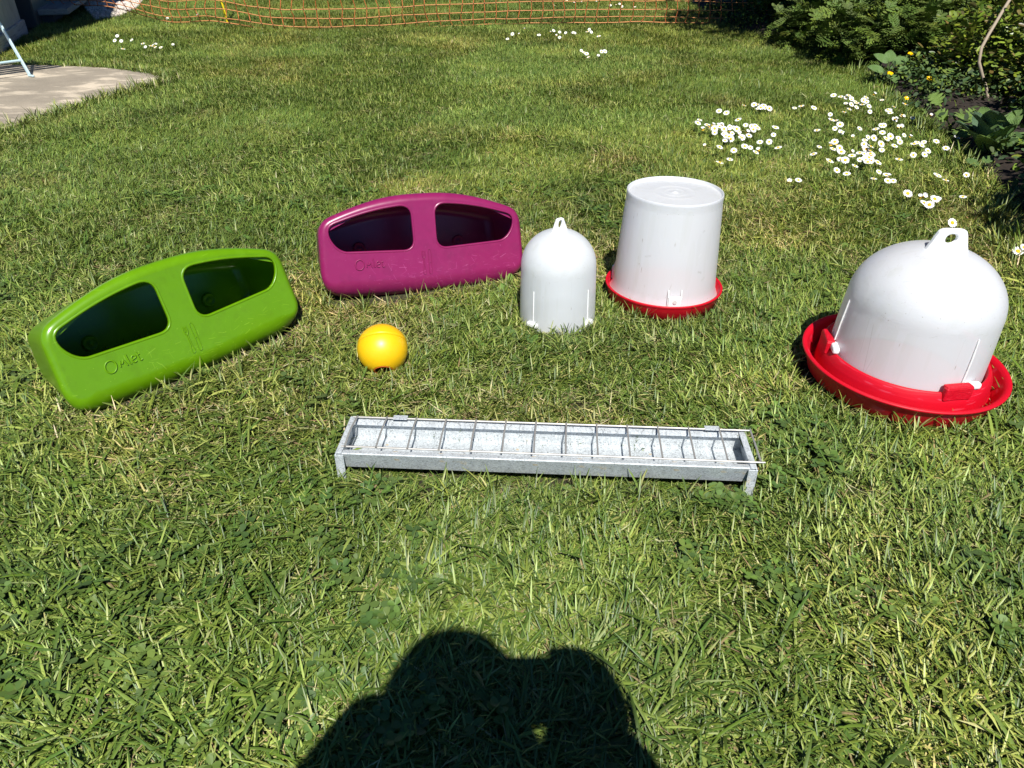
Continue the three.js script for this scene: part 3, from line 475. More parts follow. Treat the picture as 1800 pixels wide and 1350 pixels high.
for (const k of Object.keys(KINDS)) put[k].forEach((v, i) => {
  const n = v.m.length / 16; if (!n) return;
  const im = new THREE.InstancedMesh(KINDS[k].geo[i], KINDS[k].mat, n); im.name = numbered({ short: 'mown_tuft', long: 'lying_blades', upright: 'standing_tuft', thatch: 'dry_clippings', clover: 'clover_leaves', broad: 'broad_leaves' }[k]);
  im.instanceMatrix.array.set(v.m); im.instanceColor = new THREE.InstancedBufferAttribute(new Float32Array(v.c), 3); im.castShadow = im.receiveShadow = true; im.userData.kind = 'stuff'; grass.add(im);
});

// ---------------------------------------------------------------- daisies
{
  reseed(55);
  const petal = []; for (let i = 0; i < 19; i++) { const g = new THREE.PlaneGeometry(0.0033, 0.0085, 1, 2); const p = g.attributes.position; for (let k = 0; k < p.count; k++) { const t = (p.getY(k) / 0.0085 + 0.5); p.setX(k, p.getX(k) * (t > 0.9 ? 0.55 : t < 0.1 ? 0.6 : 1)); p.setZ(k, 0.0012 * Math.sin(t * 2.4) + rr(-0.0004, 0.0008) * t); } g.translate(0, 0.0072, 0); g.rotateX(-Math.PI / 2); g.rotateY(i / 19 * 6.283 + rr(-0.08, 0.08)); g.computeVertexNormals(); petal.push(g); }
  const petals = merge(petal), disc = lathe([[0.0047, 0.0008], [0.0044, 0.0020], [0.0026, 0.0031], [0, 0.0034]], 12);
  const closed = petals.clone(); { const p = closed.attributes.position; for (let k = 0; k < p.count; k++) { const x = p.getX(k), z = p.getZ(k), r = Math.hypot(x, z); p.setXYZ(k, x * 0.62, p.getY(k) + r * 0.75, z * 0.62); } closed.computeVertexNormals(); }
  const stems = [0, 1, 2].map((k) => tube([[0, 0, 0], [0.002 + 0.002 * k, 0.02, 0.001], [0.001, 0.04, 0]], 0.0007, 6, 4));
  const white = std({ color: RGB(0.86, 0.86, 0.84), roughness: 0.7 }), yellow = std({ color: RGB(0.75, 0.42, 0.01), roughness: 0.8 }), stalk = std({ color: RGB(0.12, 0.2, 0.04), roughness: 0.7 });
  function daisy(x, z, label, group, big = 1) {
    const t = thing('daisy', label, 'daisy', [x, 0, z], group), s = rr(0.75, 1.2) * big, h = rr(1.0, 1.4), shut = rnd() < 0.12;
    const stem = part('stem', pick(stems), stalk, t); stem.scale.set(1, h * 0.95, 1); stem.rotation.y = rr(0, 6);
    const head = new THREE.Group(); head.name = 'flower_head'; head.position.set(0.001, 0.038 * h, 0); head.scale.setScalar(s); head.rotation.set(rr(0.0, 0.85), rr(0, 6.28), rr(-0.4, 0.4), 'ZXY'); t.add(head);
    part('petal_ring', shut ? closed : petals, white, head); part('flower_centre', disc, yellow, head);
  }
  const patches = [
    [DAISY_A, 'white daisy in the loose patch behind the bucket feeder', 'daisies behind the bucket feeder'],
    [DAISY_B, 'white daisy in the dense patch along the planting bed', 'daisies along the planting bed'],
    [DAISY_C, 'white daisy standing apart at the shaded edge of the planting bed', 'daisies at the bed edge'],
    [DAISY_D, 'tiny white daisy scattered by the orange netting', 'far daisies by the netting'],
    [DAISY_E, 'tiny white daisy between the patio and the netting', 'daisies beyond the patio'],
  ];
  for (const [list, label, group] of patches) {
    if (list.length > 40 && list !== DAISY_D) for (let i = 0, n = list.length; i < n * 0.45; i++) { const p = pick(list.slice(0, n)); list.push([p[0] + rr(-0.05, 0.05), p[1] + rr(-0.06, 0.06)]); }
    const zs = list.map((p) => p[1]).sort((a, b) => a - b), xs = list.map((p) => p[0]).sort((a, b) => a - b), q = (a, t) => a[Math.floor(a.length * t)];
    for (const [x, z] of list) daisy(x, z, list.length < 13 ? label : label + (z > q(zs, 0.67) ? ', on its near side' : z < q(zs, 0.33) ? ', on its far side' : x > q(xs, 0.5) ? ', in its middle towards the bed' : ', in its middle towards the patio'), group);
  }
}

// ---------------------------------------------------------------- orange poultry netting and its posts
{
  reseed(77);
  const orange = std({ color: RGB(0.62, 0.17, 0.05), roughness: 0.6 }), knot = std({ color: RGB(0.05, 0.03, 0.02), roughness: 0.7 }), rope = std({ color: RGB(0.60, 0.25, 0.09), roughness: 0.65 });
  const net = thing('poultry_netting', 'sagging orange poultry netting strung across the far end of the lawn', 'netting', [0, 0, 0]);
  const X0 = -4.6, X1 = 2.6, NX = 82, rows = [0.012, 0.05, 0.105, 0.165, 0.235, 0.315, 0.40, 0.50, 0.61, 0.73, 0.86, 1.0];
  const baseZ = (x) => -6.42 + 0.34 * Math.exp(-((x + 1.35) ** 2) / 1.1) + 0.06 * Math.sin(x * 2.1) - (x < -2.25 ? 0.25 * (-2.25 - x) : 0);
  const lift = (x) => 0.05 * Math.exp(-((x + 2.24) ** 2) / 0.12) + 0.018 * Math.sin(x * 1.7 + 1) + 0.02 * smoothstep(x, 0.0, 1.4) + (x < -2.6 ? 0.09 * smoothstep(-x, 2.6, 3.4) : 0);
  const at = (x, k) => { const y = Math.max(0.008, rows[k] + lift(x) * (1 - 0.5 * rows[k]) + 0.010 * (noise(x * 6 + k * 9, k * 3.3) - 0.5)); return V3(x + 0.035 * (noise(x * 5, k * 1.7 + 4) - 0.5), y, baseZ(x) + 0.03 * rows[k] + 0.04 * (noise(x * 3 + 7, k * 2.1) - 0.5) - 0.05 * Math.exp(-rows[k] * 20)); };
  const step = (X1 - X0) / NX;
  for (let k = 0; k < rows.length; k++) { const pts = []; for (let i = 0; i <= NX; i++) pts.push(at(X0 + i * step, k)); part('horizontal_cord', tube(pts, k ? 0.0032 : 0.0036, NX * 2, 5), rope, net); }
  const kg = new THREE.SphereGeometry(0.0055, 6, 5), knots = [];
  for (let i = 0; i <= NX; i++) { const x = X0 + i * step; part('upright_cord', tube(rows.map((_, k) => at(x, k)), 0.0031, 24, 5), orange, net); for (let k = 0; k < 8; k++) { const p = at(x, k); knots.push(kg.clone().translate(p.x, p.y, p.z)); } }
  const kn = part('knot', knots, knot, net); kn.userData.kind = 'stuff';
  const yellow = std({ color: RGB(0.78, 0.60, 0.01), roughness: 0.45 }), black = std({ color: RGB(0.02, 0.02, 0.02), roughness: 0.6 });
  const post = (x, z, lx, label) => { const t = thing('netting_post', label, 'post', [x, 0, z], 'netting posts'); part('pole', rod([0, 0.03, 0], [lx, 1.08, -0.03], 0.0095, 12), yellow, t); part('ground_spike', rod([0.012, -0.08, 0.004], [0, 0.045, 0], 0.006), black, t); part('foot_peg', [box(0.07, 0.008, 0.012, 0.02, 0.012, 0, 0.003)], black, t); };
  post(-2.245, -6.46, -0.13, 'yellow netting post with a black spike, standing in the lawn');
}
// ---------------------------------------------------------------- house corner, step and gravel
{
  reseed(88);
  const render_ = texture(512, (u, v) => { const n = fbm(u * 8, v * 8, 4, 8), f = fbm(u * 60, v * 60, 2, 60), d = smoothstep(fbm(u * 14 + 5, v * 14, 4), 0.55, 0.7), k = 0.74 + 0.12 * (n - 0.5) + 0.1 * (f - 0.5) - 0.1 * d; return [k, k * 0.99, k * 0.95]; });
  const wallMat = std({ map: render_, roughness: 0.95 });
  const w = thing('house_wall', 'pale rendered wall corner standing at the far end of the patio', 'wall', [-3.30, 0, -5.4]);
  w.rotation.y = 22 * RAD;
  part('wall', box(2.4, 2.6, 1.25, -1.24, 1.3, 0, 0.012), wallMat, w); part('plinth', box(2.44, 0.10, 1.29, -1.24, 0.05, 0, 0.01), wallMat, w);
  const h = thing('house', 'dark clad house side with a pale stone ledge, behind the pale wall corner', 'house', [-3.50, 0, -6.35]);
  h.rotation.y = 20 * RAD;
  part('wall', box(2.4, 2.7, 4.0, -1.36, 1.35, -2.0, 0.012), std({ color: RGB(0.045, 0.045, 0.05), roughness: 0.5 }), h);
  part('ledge', box(0.22, 0.045, 3.6, -0.06, 0.10, -1.95, 0.008), std({ map: render_, color: RGB(0.62, 0.64, 0.66), roughness: 0.9 }), h);
  part('ledge_base', box(0.10, 0.09, 3.5, -0.12, 0.04, -1.95, 0.006), std({ color: RGB(0.07, 0.07, 0.075), roughness: 0.95 }), h);
  const bed = structure('gravel_path', sheet(GRAVEL, 0.014, 0.05, 0.006), std({ color: RGB(0.42, 0.38, 0.34), roughness: 1 }));
  const sg = new THREE.IcosahedronGeometry(0.016, 0); const im = new THREE.InstancedMesh(sg, std({ color: RGB(0.62, 0.57, 0.52), roughness: 0.9 }), 2600); let n = 0;
  im.name = 'gravel'; im.userData = { kind: 'stuff', label: 'pale loose gravel beside the house step', category: 'gravel' };
  while (n < 2600) { const x = rr(-5.3, -3.3), z = rr(-10, -6.7); if (!inPoly(x, z, GRAVEL)) continue; E3.set(rr(0, 6), rr(0, 6), rr(0, 6)); Q.setFromEuler(E3); M4.compose(V3(x, 0.018 + rr(0, 0.012), z), Q, V3(rr(0.6, 1.5), rr(0.5, 1), rr(0.6, 1.5))); im.setMatrixAt(n, M4); const c = rr(0.7, 1.2); im.setColorAt(n, RGB(c, c * rr(0.93, 1), c * rr(0.86, 1))); n++; }
  im.castShadow = im.receiveShadow = true; scene.add(im);
}
// ---------------------------------------------------------------- pale blue folding chair on the patio
{
  const t = thing('folding_chair', 'pale blue metal folding chair standing on the concrete patio', 'chair', [-2.488, 0.022, -4.08]);
  const paint = std({ color: RGB(0.50, 0.66, 0.70), roughness: 0.45 });
  // local x runs across the chair, local z from the front feet to the back
  t.rotation.y = Math.atan2(-0.83, -0.55);
  const Wd = 0.40, flat = (a, b, w = 0.022, th = 0.008) => { const A = V3(...a), B = V3(...b), d = B.clone().sub(A), g = new RoundedBoxGeometry(th, d.length(), w, 2, 0.003); g.applyQuaternion(new THREE.Quaternion().setFromUnitVectors(V3(0, 1, 0), d.clone().normalize())); const m = A.add(B).multiplyScalar(0.5); return g.translate(m.x, m.y, m.z); };
  for (const x of [0, Wd]) {
    const l = part('front_leg', flat([x, 0.008, 0], [x, 0.46, 0.265]), paint, t); part('foot', box(0.012, 0.010, 0.05, x, 0.006, -0.012, 0.004), paint, l);
    const r = part('rear_leg', flat([x + (x ? -0.012 : 0.012), 0.008, 0.42], [x + (x ? -0.012 : 0.012), 0.84, -0.02 + 0.42 - 0.42]), paint, t); part('foot', box(0.012, 0.010, 0.05, x + (x ? -0.012 : 0.012), 0.006, 0.43, 0.004), paint, r);
  }
  part('stretcher', rod([0, 0.075, 0.04], [Wd, 0.075, 0.04], 0.006), paint, t); part('stretcher', rod([0.01, 0.09, 0.375], [Wd - 0.01, 0.09, 0.375], 0.006), paint, t);
  for (let k = 0; k < 6; k++) part('seat_slat', box(Wd + 0.01, 0.012, 0.045, Wd / 2, 0.462, -0.03 + k * 0.062, 0.004), paint, t);
  for (let k = 0; k < 2; k++) part('back_slat', box(Wd - 0.01, 0.06, 0.010, Wd / 2, 0.70 + 0.09 * k, 0.05 - 0.045 * k, 0.004), paint, t);
}

// ---------------------------------------------------------------- plants of the bed
{
  reseed(303);
  const gloss = std({ vertexColors: true, roughness: 0.36 }), matt = std({ vertexColors: true, roughness: 0.7 });
  const wood = std({ color: RGB(0.16, 0.11, 0.07), roughness: 0.9 }), paleWood = std({ color: RGB(0.36, 0.29, 0.21), roughness: 0.85 }), greenStem = std({ color: RGB(0.10, 0.16, 0.04), roughness: 0.6 });
  const spray = (n, L, W, pal, cup) => { const acc = newAcc(), len = L * n * 0.42; for (let i = 0; i < n; i++) { const side = i === n - 1 ? 0 : i % 2 ? 1 : -1, u = (i === n - 1 ? 1 : Math.floor(i / 2) / Math.ceil((n - 1) / 2) * 0.85 + 0.1) * len; leafDisc(u, 0.004 * Math.sin(u * 90) - u * u * 4, 0, L * rr(0.40, 0.55), W * rr(0.42, 0.55), side * rr(0.8, 1.25), rr(-0.3, 0.35), tint(pick(pal), 0.25), rr(0.05, 0.4), acc); } return accGeometry(acc); };
  const feather = (L, pal) => { const acc = newAcc(), c = pick(pal); for (let i = 0; i < 13; i++) { const u = L * (0.15 + 0.85 * Math.floor(i / 2) / 6.5), s = i % 2 ? 1 : -1, w = L * 0.33 * Math.sin(0.35 + 2.5 * (u / L)); for (let k = 0; k < 3; k++) leafDisc(u + 0.25 * w * k, -u * u * 2.2, s * w * 0.3 * k, w * 0.34, w * 0.20, s * rr(0.7, 1.2), rr(-0.2, 0.3), tint(c, 0.25), 0.2, acc); } return accGeometry(acc); };
  const scatter = (n, L, W, pal) => { const acc = newAcc(); for (let i = 0; i < n; i++) leafDisc(rr(-0.04, 0.04), rr(-0.03, 0.03), rr(-0.04, 0.04), L * rr(0.35, 0.55), W * rr(0.38, 0.55), rr(0, 6.28), rr(-0.9, 0.8), tint(pick(pal), 0.3), rr(0, 0.35), acc); return accGeometry(acc); };
  const ROSE = [[0.11, 0.17, 0.018], [0.075, 0.125, 0.018], [0.17, 0.23, 0.025], [0.09, 0.15, 0.02], [0.12, 0.18, 0.02], [0.12, 0.095, 0.03]], FEATH = [[0.125, 0.185, 0.016], [0.175, 0.235, 0.022], [0.07, 0.115, 0.012]], DARK = [[0.03, 0.065, 0.014], [0.04, 0.085, 0.018], [0.055, 0.10, 0.02]];
  const sets = { rose: [gloss, Array.from({ length: 4 }, () => spray(5, 0.034, 0.022, ROSE, 0.2))], feather: [matt, Array.from({ length: 4 }, () => feather(0.105, FEATH))], dark: [gloss, Array.from({ length: 4 }, () => scatter(9, 0.040, 0.026, DARK))], small: [matt, Array.from({ length: 4 }, () => scatter(9, 0.026, 0.018, [...DARK, FEATH[0]]))] };
  function foliage(parent, kind, n, place, size) {
    const [mat, geos] = sets[kind], each = Math.ceil(n / geos.length);
    geos.forEach((g, i) => {
      const im = new THREE.InstancedMesh(g, mat, each); im.name = i ? 'foliage_' + String(i).padStart(3, '0') : 'foliage'; im.userData.kind = 'stuff';
      for (let k = 0; k < each; k++) { const p = place(); E3.set(rr(-0.7, 0.7), rr(0, 6.28), rr(-0.5, 0.7)); Q.setFromEuler(E3); M4.compose(p, Q, V3(1, 1, 1).multiplyScalar(rr(...size))); im.setMatrixAt(k, M4); const c = rr(0.65, 1.3); im.setColorAt(k, RGB(c * rr(0.9, 1.15), c, c * rr(0.85, 1.1))); }
      im.castShadow = im.receiveShadow = true; parent.add(im);
    });
  }
  function shrub(name, label, pos, kind, n, rx, h, y0, size, stemN = 5, stemMat = wood) {
    const t = thing(name, label, 'shrub', pos, undefined), ph = rr(0, 50);
    foliage(t, kind, n, () => { for (;;) { const a = rr(0, 6.28), c = rr(-1, 1), r = Math.pow(rnd(), 0.42), s = Math.sqrt(1 - c * c); const x = Math.cos(a) * s * r, z = Math.sin(a) * s * r, y = c * r; const bump = 0.75 + 0.45 * fbm(x * 2.2 + ph, z * 2.2 + y * 2 + ph, 2); if (fbm(x * 5 + ph, y * 5 + z * 5, 2) < 0.36) continue; return V3(x * rx * bump, y0 + (y * 0.5 + 0.5) * (h - y0) * (0.85 + 0.2 * bump), z * rx * bump); } }, size);
    for (let i = 0; i < stemN; i++) { const a = i / stemN * 6.28 + rr(-0.3, 0.3), R = rx * rr(0.3, 0.75); part('stem', tube([[rr(-0.03, 0.03), -0.03, rr(-0.03, 0.03)], [Math.cos(a) * R * 0.35, h * 0.4, Math.sin(a) * R * 0.35], [Math.cos(a) * R, h * rr(0.75, 0.95), Math.sin(a) * R]], rr(0.004, 0.008) * Math.max(1, h), 12, 6), stemMat, t); }
    return t;
  }
  const rose = shrub('rose_bush', 'glossy leaved rose bush with pale woody stems at the back of the bed', [2.64, 0, -3.62], 'rose', 2600, 0.68, 0.50, -0.12, [0.75, 1.35], 6, paleWood);
  part('stem', tube([[-0.58, 0.0, 0.30], [-0.62, 0.10, 0.28], [-0.68, 0.22, 0.26], [-0.62, 0.34, 0.2], [-0.4, 0.6, 0]], 0.0065, 14, 8), paleWood, rose, 'thick pale bare stem leaning over the soil');
  shrub('rose_bush', 'smaller glossy rose bush leaning over the foxglove leaves', [2.55, 0, -2.85], 'rose', 800, 0.32, 0.34, -0.02, [0.7, 1.15], 4, paleWood);
  shrub('feathery_plant', 'feathery leaved green plant nearest the lawn edge in the bed', [2.12, 0, -4.62], 'feather', 900, 0.40, 0.36, -0.06, [0.7, 1.2], 6, greenStem);
  shrub('feathery_plant', 'tall feathery leaved plant between the rose bush and dark shrubs', [2.62, 0, -4.75], 'feather', 1200, 0.46, 0.44, -0.06, [0.7, 1.2], 6, greenStem);
  shrub('feathery_plant', 'low feathery leaved clump under the tall laurel', [1.98, 0, -5.22], 'feather', 600, 0.30, 0.30, -0.05, [0.7, 1.1], 5, greenStem);
  shrub('dark_shrub', 'dark leaved shrub at the shaded far corner of the lawn', [2.12, 0, -6.1], 'dark', 1500, 0.50, 1.15, 0.02, [0.8, 1.3]);
  shrub('dark_shrub', 'dark leaved shrub farthest behind the netting end', [2.3, 0, -7.3], 'dark', 1300, 0.60, 1.3, 0.02, [0.9, 1.4]);
  shrub('dark_shrub', 'dark leaved shrub directly behind the tall feathery plant', [3.0, 0, -5.6], 'dark', 1500, 0.6, 1.2, 0.02, [0.8, 1.3]);
  shrub('dark_shrub', 'dark leaved shrub behind the big rose bush', [3.3, 0, -4.3], 'dark', 1300, 0.55, 1.0, 0.02, [0.8, 1.3]);
  shrub('laurel_bush', 'tall leafy laurel rising above the bed and shading the far lawn', [2.55, 0, -5.35], 'dark', 3600, 1.15, 2.3, 0.75, [1, 1.6], 6);
  shrub('dark_shrub', 'dark leaved shrub beside the large dome drinker, shading the near bed', [1.78, 0, -1.42], 'dark', 1500, 0.46, 0.95, 0.10, [0.8, 1.2]);
  shrub('dark_shrub', 'dark leaved shrub at the outer side of the near bed', [2.35, 0, -1.85], 'dark', 1200, 0.46, 0.9, 0.03, [0.8, 1.2]);
  shrub('dark_shrub', 'low dark shrub spreading behind the foxglove rosettes', [2.22, 0, -2.86], 'dark', 700, 0.34, 0.34, -0.05, [0.7, 1.1]);
  shrub('dark_shrub', 'low dark shrub hugging the soil beside the small foxglove', [2.12, 0, -2.22], 'dark', 600, 0.30, 0.26, -0.05, [0.7, 1.1]);
  // low ground cover between the plants
  const cover = new THREE.Group(); cover.name = 'ground_cover'; cover.userData = { kind: 'stuff', label: 'low mixed leaves covering the soil of the bed', category: 'ground cover' }; scene.add(cover);
  const inBed = (far) => () => { for (;;) { const x = rr(1.3, 3.2), z = rr(-7.5, far); if (!inPoly(x, z, BED) || polyDist(x, z, BED) < 0.03) continue; if (z > -2.7 && rnd() < 0.5) continue; if (fbm(x * 4, z * 4 + 3, 2) < 0.42) continue; return V3(x, 0.02 + rr(0, 0.10) * fbm(x * 3, z * 3, 2) * 2, z); } };
  foliage(cover, 'small', 3600, inBed(-1.9), [0.7, 1.3]); foliage(cover, 'feather', 420, inBed(-3.4), [0.5, 0.9]);
  // large leaves, each a part
  const crinkle = texture(256, (u, v) => { const n = 0.6 * fbm(u * 18, v * 18, 3, 18) + 0.4 * Math.abs(Math.sin(v * 40 + Math.abs(u - 0.5) * 30)); return [n, n, n]; }, false);
  const bigLeafMat = std({ color: RGB(0.11, 0.19, 0.045), roughness: 0.62, bumpMap: crinkle, bumpScale: 0.004 }), bigLeafMat2 = std({ color: RGB(0.15, 0.24, 0.045), roughness: 0.6, bumpMap: crinkle, bumpScale: 0.004 }), blueLeaf = std({ color: RGB(0.07, 0.13, 0.06), roughness: 0.62, bumpMap: crinkle, bumpScale: 0.004 }), paleLeaf = std({ color: RGB(0.115, 0.20, 0.055), bumpMap: crinkle, bumpScale: 0.003, roughness: 0.5 });
  function bigLeaf(L, W, arch, fold, lobes = 0, wave = 0.0) {
    const nu = 12, nv = 6, pos = [], uv = [], idx = [];
    for (let i = 0; i <= nu; i++) for (let j = -nv; j <= nv; j++) {
      const u = i / nu, v = j / nv, w = W * Math.pow(Math.sin(Math.PI * Math.pow(u, 0.8)), 0.75) * (1 + lobes * Math.sin(u * 26) * Math.abs(v)) * 0.5;
      const z = v * w; pos.push(L * u, L * arch * Math.sin(u * 2.2) + fold * Math.abs(z) + wave * Math.sin(u * 15 + j) * Math.abs(v), z); uv.push(u * 1.4, 0.5 + v * 0.5);
    }
    const m = 2 * nv + 1; for (let i = 0; i < nu; i++) for (let j = 0; j < 2 * nv; j++) { const a = i * m + j; idx.push(a, a + 1, a + m, a + 1, a + m + 1, a + m); }
    const g = new THREE.BufferGeometry(); g.setAttribute('position', new THREE.Float32BufferAttribute(pos, 3)); g.setAttribute('uv', new THREE.Float32BufferAttribute(uv, 2)); g.setIndex(idx); g.computeVertexNormals(); return g;
  }
  function rosette(label, pos, n, L, W, mats, seedN, spread = 6.28, from = 0) {
    reseed(seedN); const t = thing('foxglove_rosette', label, 'plant', pos, undefined);
    for (let i = 0; i < n; i++) { const g = bigLeaf(L * rr(0.75, 1.1), W * rr(0.85, 1.1), rr(0.10, 0.26), rr(0.15, 0.4), 0.03, 0.003), m = part('leaf', g, pick(mats), t); m.rotation.set(0, from + i / n * spread + rr(-0.25, 0.25), rr(0.2, 0.9), 'YXZ'); m.position.y = 0.015; }
  }
  rosette('foxglove rosette of large crinkled leaves at the edge of the dark soil', [1.63, 0.0, -2.58], 10, 0.20, 0.095, [bigLeafMat, bigLeafMat2, blueLeaf], 401);
  rosette('foxglove rosette half hidden in shade behind the nearer rosette', [1.86, 0.0, -2.48], 8, 0.20, 0.10, [bigLeafMat, blueLeaf], 402);
  rosette('small foxglove rosette low in the soil beneath the rose bush', [1.74, 0.0, -2.24], 6, 0.12, 0.07, [blueLeaf], 405);
  {
    reseed(403); const t = thing('broad_leaved_plant', 'plant with round bluish leaves on stalks beside the rose stem', 'plant', [2.20, 0, -3.18]);
    for (const [x, y, z, r] of [[-0.02, 0.17, 0.02, 0.075], [0.1, 0.13, 0.06, 0.08], [0.06, 0.2, -0.05, 0.06]]) { part('stalk', tube([[0, 0, 0], [x * 0.6, y * 0.6, z * 0.6], [x, y, z]], 0.003, 8, 5), greenStem, t); const m = part('leaf', bigLeaf(r * 1.5, r * 1.25, -0.08, 0.1, 0.02, 0.002), blueLeaf, t); m.position.set(x, y, z); m.rotation.set(0.3, rr(2, 4.5), 0.25, 'YXZ'); }
  }
  const leafStems = (t, list, L, W, mat, lobes, tilt) => { for (const [x, y, z, a] of list) { part('stalk', tube([[0, 0, 0], [x * 0.5, y * 0.65, z * 0.5], [x, y, z]], 0.0018, 8, 5), greenStem, t); const m = part('leaf', bigLeaf(L * rr(0.85, 1.15), W * rr(0.9, 1.1), rr(-0.1, 0.1), rr(0.1, 0.3), lobes), mat, t); m.position.set(x, y, z); m.rotation.set(0.55, a, tilt, 'XYZ'); } };
  {
    reseed(404); const t = thing('five_leaf_plant', 'pale green plant with spread oval leaflets where lawn meets dark bed', 'plant', [1.85, 0, -3.93]);
    leafStems(t, [[0.01, 0.115, 0.0, 1.3], [0.0, 0.112, 0.01, 2.6], [0.02, 0.112, 0.01, 0.1], [-0.02, 0.075, 0.04, 2.9], [0.005, 0.072, 0.05, -1.6], [0.04, 0.074, 0.05, 0.3]], 0.085, 0.056, paleLeaf, 0, 0.15);
    const u = thing('lobed_leaf_plant', 'low plant with lobed green leaves beside the daisies at the bed', 'plant', [1.68, 0, -2.90]);
    leafStems(u, [[-0.05, 0.07, 0.03, 2.6], [0.0, 0.095, 0.05, 4.2], [0.03, 0.07, 0.02, 0.6], [-0.02, 0.05, 0.08, 4.6], [-0.06, 0.11, -0.04, 2.1]], 0.06, 0.065, bigLeafMat2, 0.35, 0.1);
    for (const [x, z, s] of [[1.52, -2.42, 1], [1.62, -2.2, 0.8], [1.9, -3.35, 1.1]]) { const w = thing('seedling', x < 1.6 ? 'small green seedling between the daisies and the soil' : x < 1.8 ? 'small round leaved seedling alone on dark soil' : 'small leafy seedling under the pale rose stem', 'seedling', [x, 0, z]); leafStems(w, [[0.0, 0.04, 0.01, 0.4], [-0.01, 0.035, 0.02, 2.8], [0.01, 0.03, 0.0, 4.4]], 0.045 * s, 0.032 * s, paleLeaf, 0.1, 0.1); }
  }
  // buttercups
  {
    reseed(406); const yel = phys({ color: RGB(0.85, 0.50, 0.0), roughness: 0.3 }), cup = []; for (let i = 0; i < 5; i++) { const g = bigLeaf(0.016, 0.017, 0.25, 0.25); g.rotateY(i * 1.2566); cup.push(g); } const cups = merge(cup);
    const cen = lathe([[0.004, 0.001], [0.003, 0.004], [0, 0.005]], 10);
    for (const [x, z, y, label] of [[1.70, -3.56, 0.12, 'yellow buttercup beside the spread oval leaflets'], [1.83, -3.46, 0.115, 'yellow buttercup over dark leaves below the rose'], [2.06, -4.15, 0.12, 'orange yellow buttercup deep between feathery leaves'], [1.54, -3.04, 0.115, 'shaded yellow buttercup nearest the dense daisies']]) {
      const t = thing('buttercup', label, 'buttercup', [x, 0, z], 'buttercups in the bed'); part('stem', tube([[0.01, 0, 0.01], [0.015, y * 0.6, 0], [0, y, 0]], 0.0012, 8, 5), greenStem, t);
      const h = new THREE.Group(); h.name = 'flower_head'; h.position.set(0, y, 0); h.rotation.set(rr(0.3, 0.8), rr(0, 6), 0); h.scale.setScalar(x < 1.6 ? 0.6 : 0.9); t.add(h); part('petal_cup', cups, yel, h); part('flower_centre', cen, yel, h);
    }
  }
}

